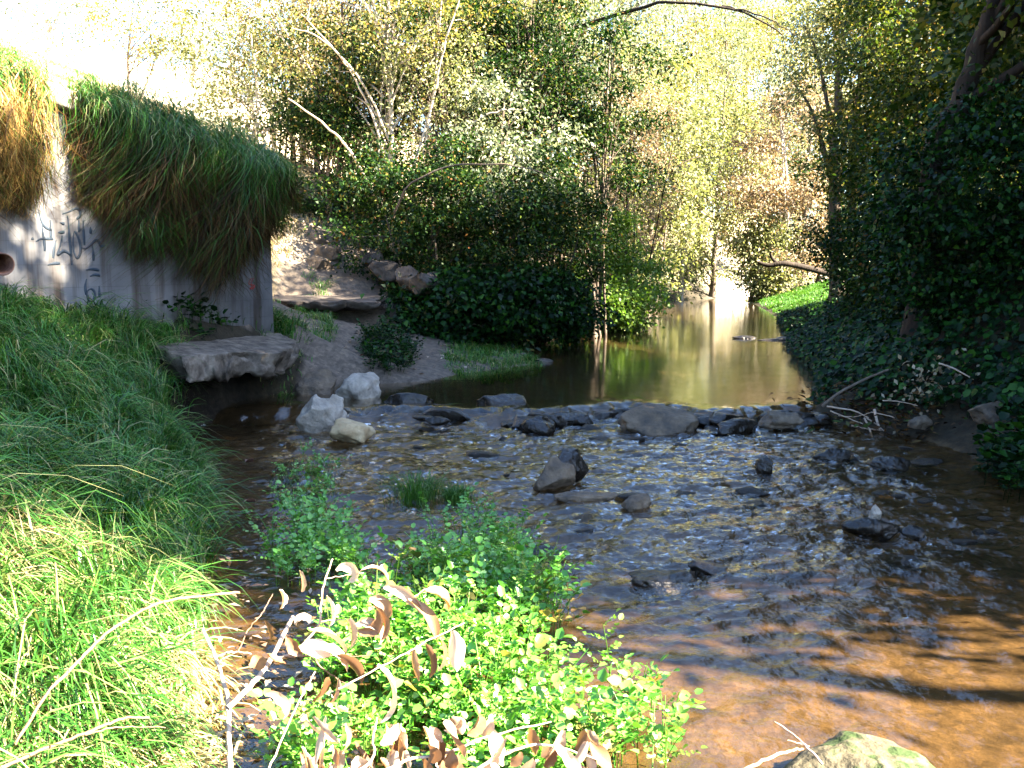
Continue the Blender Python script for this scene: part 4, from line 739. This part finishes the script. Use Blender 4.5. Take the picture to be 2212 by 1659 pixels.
for k, (U, Yd, Ht, mt) in enumerate([(1150, 58, 19, 'silver'), (1330, 62, 21, 'olive'), (1470, 60, 20, 'silver'), (1590, 66, 17, 'silver'), (1720, 63, 21, 'olive'), (960, 50, 17, 'olive')]):
    plant('far_tree', ['huge pale silvery tree on the skyline above the centre bushes', 'huge pale olive tree on the skyline left of the pool head', 'huge pale silvery tree straight behind the pool head', 'pale silvery tree under the bright gap in the treetops', 'huge pale olive tree on the skyline right of the bright gap', 'huge olive tree on the skyline behind the slender tree'][k], 'tree', P2(U, Yd), [(0, 0, 0), (.2, 0, Ht * .4), (0, 0, Ht * .9)],
          [(0, 0, Ht * .3, 4, 3, Ht * .25), (.8, 0, Ht * .6, 4.6, 3.5, Ht * .25), (-.5, 0, Ht * .82, 3.6, 3, Ht * .18)], mt, 'barkpale', 240 + k, 170, 15000, .22, .12, .65, 18, .22, stems=2, gap=-.45)
# --- right bank
plant('twin_trunk_tree', 'tree with two thin bare trunks standing on the right bank beyond the ivy', 'tree', P2(1815, 25), [(0, 0, 0), (-.25, 0, 2.5), (-.3, 0, 5), (-.1, 0, 8.5)], [(0, 0, 5.6, 1.7, 1.4, 1.3), (.2, 0, 7.6, 2.0, 1.6, 1.6)], 'olive', 'bark', 60, 110, 12000, .1, .055, .3, 12, .22, stems=1,
      extra=[([at(1838, 520, 25), at(1842, 400, 25), at(1850, 250, 25), at(1870, 60, 25)], .12, .06)])
plant('bank_tree', 'dark leafy tree on the right bank with yellow lit leaf edges', 'tree', (9.2, 20.5), [(0, 0, 0), (-.2, 0, 2), (-.4, 0, 6)], [(-.4, 0, 2.6, 2.0, 1.6, 1.6), (-.3, 0, 5.0, 2.0, 1.6, 1.8)], 'shade', 'barkdark', 61, 120, 16000, .1, .055, .28, 14, .1)
plant('bank_tree', 'leafy tree right of the twin trunks reaching the top of the picture', 'tree', (10.8, 24.5), [(0, 0, 0), (-.2, 0, 3), (-.4, 0, 8)], [(-.4, 0, 3.2, 2.2, 1.6, 2.0), (-.3, 0, 6.4, 2.2, 1.6, 2.0)], 'yellow', 'barkdark', 62, 120, 15000, .1, .055, .3, 14, .1)
plant('bank_tree', 'shaded bush covered slope tree above the ivy on the right', 'tree', (7.6, 15.8), [(0, 0, 0), (-.2, 0, 1.5), (-.3, 0, 4.5)], [(-.2, 0, 1.6, 1.6, 1.5, 1.4), (-.2, 0, 3.8, 1.8, 1.6, 1.6)], 'shade', 'barkdark', 63, 120, 17000, .09, .052, .26, 14, .09)
lt0 = at(2010, 400, 10.2); ltb = np.array([lt0[0], lt0[1], float(gz(lt0[0], lt0[1]))])
plant('leaning_trunk_tree', 'big dark leaning trunk at the top right corner of the picture', 'tree', (lt0[0], lt0[1]), [(0, 0, -.1)] + [tuple(at(u, v, yy) - ltb) for u, v, yy in ((2030, 330, 10.2), (2062, 250, 10.1), (2105, 150, 10.0), (2150, 0, 9.9), (2260, -320, 9.7))], [(1.3, -.5, 3.6, 1.2, 1.6, 1.2), (1.6, -.6, 5.4, 1.8, 2.0, 1.4)], 'shade', 'barkdark', 64, 110, 22000, .1, .055, .28, 12, .19)
for k, (U, V, Yd, rx, rz_, lab) in enumerate([(2160, 420, 9.6, 1.1, 1.0, 'black shaded thicket at the right edge of the picture above the ivy'), (2040, 480, 12.6, 1.2, 1.0, 'dark thicket on the ivy bank left of the picture edge'), (1930, 540, 15.5, 1.2, 1.0, 'dark thicket on the ivy bank behind the others'), (1930, 570, 19.5, 1.1, .9, 'dark thicket at the far end of the ivy bank')]):
    p = at(U, V, Yd); g_ = float(gz(p[0], p[1])); hh = p[2] - g_
    plant('thicket', lab, 'shrub', (p[0], p[1]), [(0, 0, 0), (.05, 0, max(.3, hh * .5)), (.1, 0, max(.6, hh))], [(0, 0, max(.2, hh), rx, rx * .9, rz_), (.3, .3, max(.1, hh - .8), rx, rx * .9, rz_)], 'ivy' if k == 0 else 'bush', 'barkdark', 160 + k, 150, 24000 if k == 0 else 17000, .068, .045, .20, 10, .05, stems=4)
for k, (bx, by, Ht, lab) in enumerate([(7.8, 3.8, 7.75, 'tall leafy tree on the right bank nearest the camera'), (8.6, 6.6, 9.6, 'tall leafy tree second along the right bank'), (7.4, 8.6, 9.0, 'tall leafy tree third along the right bank'), (8.4, 11.0, 7.2, 'tall leafy tree on the right bank behind the leaning trunk'), (7.8, 13.4, 5.8, 'leafy tree on the right bank above the ivy corner'), (9.6, 6.3, 9.2, 'tall leafy tree set back between the first two on the right bank'), (10.5, 3.7, 8.0, 'tall tree on top of the right bank, nearest'), (11, 8, 9, 'tall tree on top of the right bank, farther back')]):
    plant('shade_tree', lab, 'tree', (bx, by), [(0, 0, 0), (.1, 0, Ht * .4), (.2, 0, Ht * .85)], [(0, 0, Ht * .28, 1.7, 1.8, Ht * .22), (.1, 0, Ht * .55, 1.9, 2.0, Ht * .22), (0, 0, Ht * .8, 1.7, 1.8, Ht * .2)], 'shade', 'barkdark', 70 + k, 130, 21000, .15, .09, .3, 14, .14, gap=-.7)

plant('shade_tree', 'slim tall tree with a small high crown on the right bank beside the camera', 'tree', (9.5, 1.25), [(0, 0, 0), (.1, 0, 3), (0, 0, 6.4)], [(0, 0, 6.1, 1.5, 1.0, 1.2)], 'shade', 'barkdark', 95, 40, 3600, .13, .08, .28, 12, .12, gap=-.3)

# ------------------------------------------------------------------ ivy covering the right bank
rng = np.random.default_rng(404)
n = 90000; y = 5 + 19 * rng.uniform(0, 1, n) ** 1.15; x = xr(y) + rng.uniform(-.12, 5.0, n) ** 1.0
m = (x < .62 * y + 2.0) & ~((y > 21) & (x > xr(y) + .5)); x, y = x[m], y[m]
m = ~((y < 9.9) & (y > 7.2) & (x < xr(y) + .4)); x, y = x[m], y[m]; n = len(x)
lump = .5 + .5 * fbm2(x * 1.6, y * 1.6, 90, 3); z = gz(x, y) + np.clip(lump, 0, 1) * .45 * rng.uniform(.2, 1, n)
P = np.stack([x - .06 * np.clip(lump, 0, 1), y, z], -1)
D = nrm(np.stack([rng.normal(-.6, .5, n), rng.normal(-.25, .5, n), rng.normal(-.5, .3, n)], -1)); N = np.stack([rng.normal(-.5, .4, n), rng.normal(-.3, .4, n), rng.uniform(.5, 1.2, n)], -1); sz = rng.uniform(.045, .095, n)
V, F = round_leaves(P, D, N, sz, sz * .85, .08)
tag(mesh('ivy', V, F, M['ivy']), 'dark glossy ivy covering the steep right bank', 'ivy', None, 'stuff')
n = 14000; y = rng.uniform(12.5, 26, n); x = xl(y) - rng.uniform(0, 5, n); m = ~inpoly(x, y, PATHP) & ~inpoly(x, y, BEACH) & ((y > 14.3) | (x > xl(y) - 1.2)) & (x > xl(y) - 1.0 - (y - 12) * .8); x, y = x[m], y[m]; n = len(x)
P = np.stack([x, y, gz(x, y) + rng.uniform(.02, .3, n)], -1); D = nrm(np.stack([rng.normal(.4, .5, n), rng.normal(-.4, .5, n), rng.normal(-.2, .3, n)], -1)); N = np.stack([rng.normal(.2, .4, n), rng.normal(-.3, .4, n), rng.uniform(.5, 1.2, n)], -1); sz = rng.uniform(.06, .11, n)
V, F = round_leaves(P, D, N, sz, sz * .8, .08)
tag(mesh('ground_leaves', V, F, M['bush']), 'low leafy ground cover under the bushes on the left of the pool', 'ground cover', None, 'stuff')

# ------------------------------------------------------------------ dead branches
def z7(x, y): return (450 + x / 2.328) * .97359, (1000 + y / 2.328) * .97359
def zb(x, y): return (x / 2.994) * .97359, (1150 + y / 2.994) * .97359
def twig(mb, pts, r0, r1, Y0, Y1, conv, rng):
    P = [at(*conv(*p), Y0 + (Y1 - Y0) * i / (len(pts) - 1)) for i, p in enumerate(pts)]
    Q = smooth_path(P, 5 * len(pts), .0012, rng); mb.tube(Q, np.linspace(r0, r1, len(Q)), 7); return Q
def curled(parent, p, ang, bend, ln, wd, roll, mat, rng, tiltd=0.0, label=None):
    n = 12; t = np.linspace(0, 1, n); a = R(ang) + R(bend) * t ** 1.2; st = ln / (n - 1)
    ex = np.array([1., 0, 0]); ez = np.array([0, 0, -1.]); ey = np.array([0, 1., 0])
    Tn = np.cos(a)[:, None] * ex + np.sin(a)[:, None] * ez + tiltd * ey; Tn = nrm(Tn); P = p + np.concatenate([np.zeros((1, 3)), np.cumsum(Tn[:-1] * st, 0)])
    Np = -np.sin(a)[:, None] * ex + np.cos(a)[:, None] * ez; rl = R(roll) + rng.normal(0, .2) + t * rng.normal(0, .8)
    S = np.cos(rl)[:, None] * ey + np.sin(rl)[:, None] * Np; Nn = np.cross(Tn, S)
    wv = wd * .5 * np.sin(np.pi * np.clip(t * .94 + .05, 0, 1)) ** .7; cup = .55
    V = np.stack([P + S * wv[:, None] + Nn * (wv * cup)[:, None], P + S * (wv * .5)[:, None] + Nn * (wv * .15)[:, None], P, P - S * (wv * .5)[:, None] + Nn * (wv * .15)[:, None], P - S * wv[:, None] + Nn * (wv * cup)[:, None]], 1)
    V[:, [0, 4]] += rng.normal(0, .0012, (n, 2, 3)); i, j = np.meshgrid(np.arange(n - 1), np.arange(4), indexing='ij')
    F = np.stack([i * 5 + j, i * 5 + j + 1, (i + 1) * 5 + j + 1, (i + 1) * 5 + j], -1).reshape(-1, 4)
    o = mesh('dried_leaf', V.reshape(-1, 3) - np.array(parent.location), F, M[mat], parent, True)
    if label: o["label"] = label
    return o
rng = np.random.default_rng(505)
br = empty('dead_branch', at(*z7(140, 1700), 2.35), 'forked bare pale branch with curled brown leaves in front of the watercress', 'branch')
mb = MB()
twig(mb, [(150, 1760), (140, 1600), (135, 1450), (130, 1300), (100, 1180), (60, 1060), (0, 920)], .0085, .005, 2.35, 2.75, z7, rng)
twig(mb, [(128, 1330), (260, 1200), (350, 1080), (410, 960), (465, 860)], .0085, .0065, 2.45, 2.85, z7, rng)
mb.build('stem', M['twig'], br, True)
for pts, r0, r1, Y0, Y1, mt in [([(350, 1080), (470, 1040), (600, 900), (610, 780), (640, 640), (670, 560)], .005, .0022, 2.65, 2.9, 'twig'), ([(600, 885), (700, 875), (745, 870)], .003, .0015, 2.8, 2.8, 'twig'), ([(60, 1070), (120, 1045), (170, 1040), (250, 1050)], .0045, .002, 2.6, 2.6, 'twig'),
                            ([(180, 1040), (240, 920), (310, 830), (360, 740)], .0022, .0014, 2.6, 2.7, 'twigbrown'), ([(370, 1065), (600, 1060), (850, 1058)], .0022, .0012, 2.65, 2.7, 'twigbrown'), ([(560, 1070), (650, 1150), (740, 1210)], .003, .0015, 2.68, 2.6, 'twigbrown'), ([(640, 660), (760, 640), (830, 630)], .002, .001, 2.88, 2.9, 'twig'), ([(870, 770), (1060, 760), (1150, 715)], .002, .0012, 2.75, 2.8, 'twig')]:
    mb = MB(); twig(mb, pts, r0, r1, Y0, Y1, z7, rng); mb.build('twig', M[mt], br, True)
for x, y, ang, bend, ln, wd, Yd in [(395, 720, 60, 70, 85, 50, 2.7), (500, 620, 80, 30, 120, 40, 2.7), (690, 620, -40, 230, 150, 45, 2.85), (800, 635, -30, 190, 150, 45, 2.85), (935, 705, 10, 75, 170, 55, 2.75), (1060, 770, 35, 60, 190, 50, 2.75), (1150, 725, 15, 80, 140, 70, 2.75), (860, 765, 10, 110, 140, 55, 2.75), (880, 800, 40, 90, 110, 60, 2.7), (790, 900, -20, 160, 130, 55, 2.7), (800, 930, 10, -150, 150, 50, 2.7), (750, 870, 70, 40, 90, 60, 2.72), (640, 750, 60, 60, 90, 60, 2.75), (320, 880, 70, 30, 90, 35, 2.6),
       (500, 1030, 0, 40, 90, 90, 2.62), (900, 1110, 40, 110, 190, 55, 2.6), (690, 1060, 30, 60, 120, 60, 2.6), (330, 1250, 10, 120, 170, 50, 2.45), (330, 1050, 60, -60, 90, 60, 2.55), (430, 960, 70, -40, 90, 60, 2.6), (560, 930, 10, 60, 130, 60, 2.65), (620, 1000, 30, 50, 130, 60, 2.62), (480, 900, -80, 200, 90, 40, 2.7), (260, 1060, 60, 60, 70, 60, 2.55), (700, 1180, 100, 20, 100, 55, 2.55), (640, 1170, 110, 30, 90, 55, 2.55)]:
    k = .545e-3 * Yd / 2.6; curled(br, at(*z7(x, y), Yd), ang, bend, ln * k * 1.35 * rng.uniform(.9, 1.45), wd * k * rng.uniform(1.0, 1.6), rng.uniform(-70, 70), 'dead', rng, rng.normal(0, .2))
b2 = empty('dead_branch', at(*z7(970, 1090), 2.55), 'thin straight twig holding four hanging dry leaves over the watercress', 'branch')
mb = MB(); twig(mb, [(700, 1230), (970, 1090), (1150, 990), (1350, 890)], .0025, .002, 2.5, 2.75, z7, rng); mb.build('stem', M['twig'], b2, True)
for x, y, ang, bend, ln, wd in [(1085, 1025, 95, -35, 160, 60), (1150, 1000, 60, 60, 170, 50), (1225, 965, 70, 60, 170, 60), (1285, 930, 75, 20, 200, 90)]:
    curled(b2, at(*z7(x, y), 2.68), ang, bend, ln * .66e-3, wd * .6e-3, rng.uniform(-40, 40) + 50, 'dead', rng)
b3 = empty('dead_branch', at(*zb(300, 1180), 2.5), 'long arching brown cane bent over the grass at lower left', 'branch')
mb = MB(); twig(mb, [(100, 1500), (300, 1180), (430, 1040), (550, 920), (700, 770), (900, 640), (1100, 550), (1350, 515), (1590, 495)], .005, .0045, 2.3, 2.9, zb, rng); mb.build('stem', M['twigbrown'], b3, True)
b4 = empty('dead_branch', at(*zb(50, 1640), 2.2), 'low brown cane lying across the grass at the bottom left corner', 'branch')
mb = MB(); twig(mb, [(-50, 1700), (50, 1640), (300, 1530), (560, 1430), (700, 1370), (850, 1325), (990, 1325)], .0055, .0035, 2.15, 2.5, zb, rng); mb.build('stem', M['twigbrown'], b4, True)
mb = MB(); twig(mb, [(560, 1435), (750, 1395), (900, 1385), (1100, 1392)], .0028, .0015, 2.3, 2.4, zb, rng); mb.build('twig', M['twigbrown'], b4, True)
b5 = empty('dead_branch', at(*z7(340, 1639), 2.25), 'thin pale straight stalk slanting up between the forked branch and cress', 'branch')
mb = MB(); twig(mb, [(300, 1740), (340, 1639), (470, 1350), (580, 1140)], .0035, .002, 2.3, 2.6, z7, rng); mb.build('stem', M['twig'], b5, True)
b6 = empty('dead_branch', at(*z7(900, 1639), 2.3), 'dead bleached branch full of hanging dry leaves along the bottom edge', 'branch')
for pts in ([(700, 1720), (870, 1600), (880, 1480), (900, 1380)], [(860, 1700), (1050, 1600), (1250, 1560), (1500, 1470), (1800, 1400)], [(1300, 1720), (1550, 1570), (1780, 1520), (2050, 1600)], [(600, 1700), (760, 1640), (1000, 1660)]):
    mb = MB(); twig(mb, pts, .005, .0022, 2.3, 2.5, z7, rng); mb.build('stem', M['twig'], b6, True)
for k in range(72):
    x = rng.uniform(500, 2080); y = rng.uniform(1360, 1650) + 60 * (x > 1500); kk = .545e-3 * 2.4 / 2.6
    curled(b6, at(*z7(x, y), rng.uniform(2.3, 2.55)), rng.uniform(50, 120), rng.uniform(-70, 70), rng.uniform(90, 280) * kk, rng.uniform(40, 120) * kk, rng.uniform(-80, 80), 'dead', rng, rng.normal(0, .25))
def z8(x, y): return (1200 + x / 2.0634) * .97359, (1100 + y / 2.0634) * .97359
b7 = empty('dead_branch', at(*z8(1150, 1180), 2.6), 'white dead twig lying on the mossy boulder at the bottom edge', 'branch')
mb = MB()
twig(mb, [(880, 1290), (1000, 1220), (1130, 1170), (1200, 1160)], .006, .003, 2.45, 2.6, z8, rng); twig(mb, [(1290, 1230), (1220, 1150), (1150, 1090), (1070, 1035)], .004, .0022, 2.5, 2.62, z8, rng); twig(mb, [(1230, 1150), (1130, 1120)], .003, .0015, 2.58, 2.6, z8, rng)
mb.build('stem', M['twig'], b7, True)

# driftwood tangle at the right end of the weir, and sticks in the ivy
def z5(x, y): return (1700 + x / 3.867) * .97359, (700 + y / 3.867) * .97359
dr = empty('driftwood', at(*z5(950, 850), 8.9), 'tangle of pale dead sticks and leaf litter caught at the right end of the weir', 'driftwood')
for pts, r in [([(520, 780), (650, 800), (760, 820), (880, 880)], .014), ([(840, 880), (880, 960), (910, 1045)], .016), ([(930, 810), (950, 900), (975, 975)], .022), ([(730, 945), (850, 970), (1000, 985), (1180, 985)], .012), ([(900, 830), (1050, 860), (1100, 880)], .009), ([(1340, 955), (1550, 935), (1800, 915), (2000, 935), (2130, 975)], .008), ([(550, 820), (700, 880), (830, 930)], .01), ([(1000, 730), (1150, 740), (1300, 775)], .009), ([(860, 880), (940, 930), (1010, 990)], .009), ([(620, 860), (760, 870), (900, 830)], .008)]:
    mb = MB(); twig(mb, pts, r * .75, r * .4, 8.9, 8.7, z5, rng); mb.build('stick', M['twig'], dr, True)
n = 900; P = np.stack([rng.normal(3.75, .42, n), rng.normal(9.15, .4, n), np.zeros(n)], -1); P[:, 2] = np.maximum(gz(P[:, 0], P[:, 1]), wlev(P[:, 0], P[:, 1])) + rng.uniform(.0, .16, n)
V, F = leaves(P, nrm(rng.normal(0, 1, (n, 3)) * [1, 1, .4]), rng.normal(0, .5, (n, 3)) + [0, 0, 1], rng.uniform(.05, .11, n), rng.uniform(.02, .05, n))
o = mesh('leaf_litter', V - np.array(dr.location), F, M['thatch'], dr); o["kind"] = 'stuff'
for lab, pts, r, Yd, mt in [('thin grey stick slanting out of the weir into the ivy', [(480, 780), (620, 670), (800, 570), (1050, 465)], .018, 9.3, 'bark'), ('pale curved stick hanging in the ivy on the right', [(1480, 410), (1620, 460), (1780, 550)], .01, 8.6, 'twig'), ('pale curled twig low in the ivy above the driftwood', [(1240, 685), (1380, 695), (1500, 665)], .008, 8.9, 'twig')]:
    o = empty('stick', at(*z5(*pts[0]), Yd), lab, 'stick'); mb = MB(); twig(mb, pts, r, r * .6, Yd, Yd - .15, z5, rng); mb.build('shaft', M[mt], o, True)
# fallen dry leaves in the lower ivy
n = 260; U = rng.normal(2030, 60, n); V_ = rng.normal(845, 38, n); P = np.array([at(u, v, 8.75 + rng.uniform(-.25, .1)) for u, v in zip(U, V_)])
V, F = leaves(P, nrm(rng.normal(0, 1, (n, 3))), rng.normal(0, .6, (n, 3)) + [-.3, -.6, 1], rng.uniform(.04, .07, n), rng.uniform(.025, .04, n))
tag(mesh('dry_leaves', V, F, M['brown']), 'scatter of pale dry leaves lying in the ivy above the driftwood', 'leaves', None, 'stuff')
n = 420; x = rng.uniform(-1.9, -.55, n); y = rng.uniform(2.6, 5.4, n); m = (x > xl(y) - .05) & (x < xl(y) + .55); x, y = x[m], y[m]; n = len(x)
V, F = leaves(np.stack([x, y, np.full(n, .006) + rng.uniform(0, .015, n)], -1), nrm(rng.normal(0, 1, (n, 3)) * [1, 1, .08]), rng.normal(0, .2, (n, 3)) + [0, 0, 1], rng.uniform(.03, .075, n), rng.uniform(.012, .03, n))
tag(mesh('leaf_litter', V, F, M['dead']), 'brown and pale dead leaves floating along the narrow side channel', 'leaf litter', None, 'stuff')
# broken snag over the far bank, fallen leaves on the beach and in the side channel
sn = empty('broken_branch', at(1700, 578, 29), 'dark broken branch sticking out over the far grass bank', 'branch')
mb = MB(); mb.tube(smooth_path([at(1638, 566, 29), at(1662, 573, 29), at(1700, 569, 29), at(1790, 590, 29.4)], 12), np.linspace(.05, .11, 12), 7); mb.tube(smooth_path([at(1664, 546, 28.9), at(1668, 558, 29), at(1682, 571, 29)], 8), np.linspace(.03, .07, 8), 7); mb.build('limb', M['barkdark'], sn, True)
pl = []
for k in range(4):
    V, F = leaves(np.zeros((1, 3)) - [0.03, 0, 0], np.array([[1., .2 * k, .1]]), np.array([[.1, .2, 1.]]), np.array([.075]), np.array([.04])); pl.append(mesh('fallen_leaf', V, F, M['dead']))
for k in range(60):
    o = pl[k] if k < 4 else pl[k % 4].copy()
    if k >= 4: C.objects.link(o)
    while True:
        x, y = rng.uniform(-3.3, .2), rng.uniform(11.0, 15)
        if inpoly(np.array([x]), np.array([y]), BEACH)[0] and x < xl(y) - .1: break
    o.location = (x, y, float(gz(x, y)) + .012); o.rotation_euler = (rng.normal(0, .2), rng.normal(0, .2), rng.uniform(0, 6)); tag(o, 'small pale fallen leaf lying on the dirt beach', 'leaf', 'fallen leaves on the dirt beach')
for lab, U, V_, s_ in [('orange brown leaf floating in the side channel by the grass, upper one', 537, 1008, .14), ('pinkish brown leaf floating in the side channel, lower one', 537, 1098, .13), ('brown leaf caught by a rock right of the white stones', 880, 905, .16)]:
    x, y = G(U, V_); V, F = round_leaves(np.array([[-.5, 0, 0.]]), np.array([[1., .1, .25]]), np.array([[.2, -.3, 1.]]), np.array([1.]), np.array([.45]), .5)
    o = mesh('floating_leaf', V * s_ * .75, F, M['rust']); o.rotation_euler.z = s_ * 30; o.location = (x, y, .03); tag(o, lab, 'leaf')
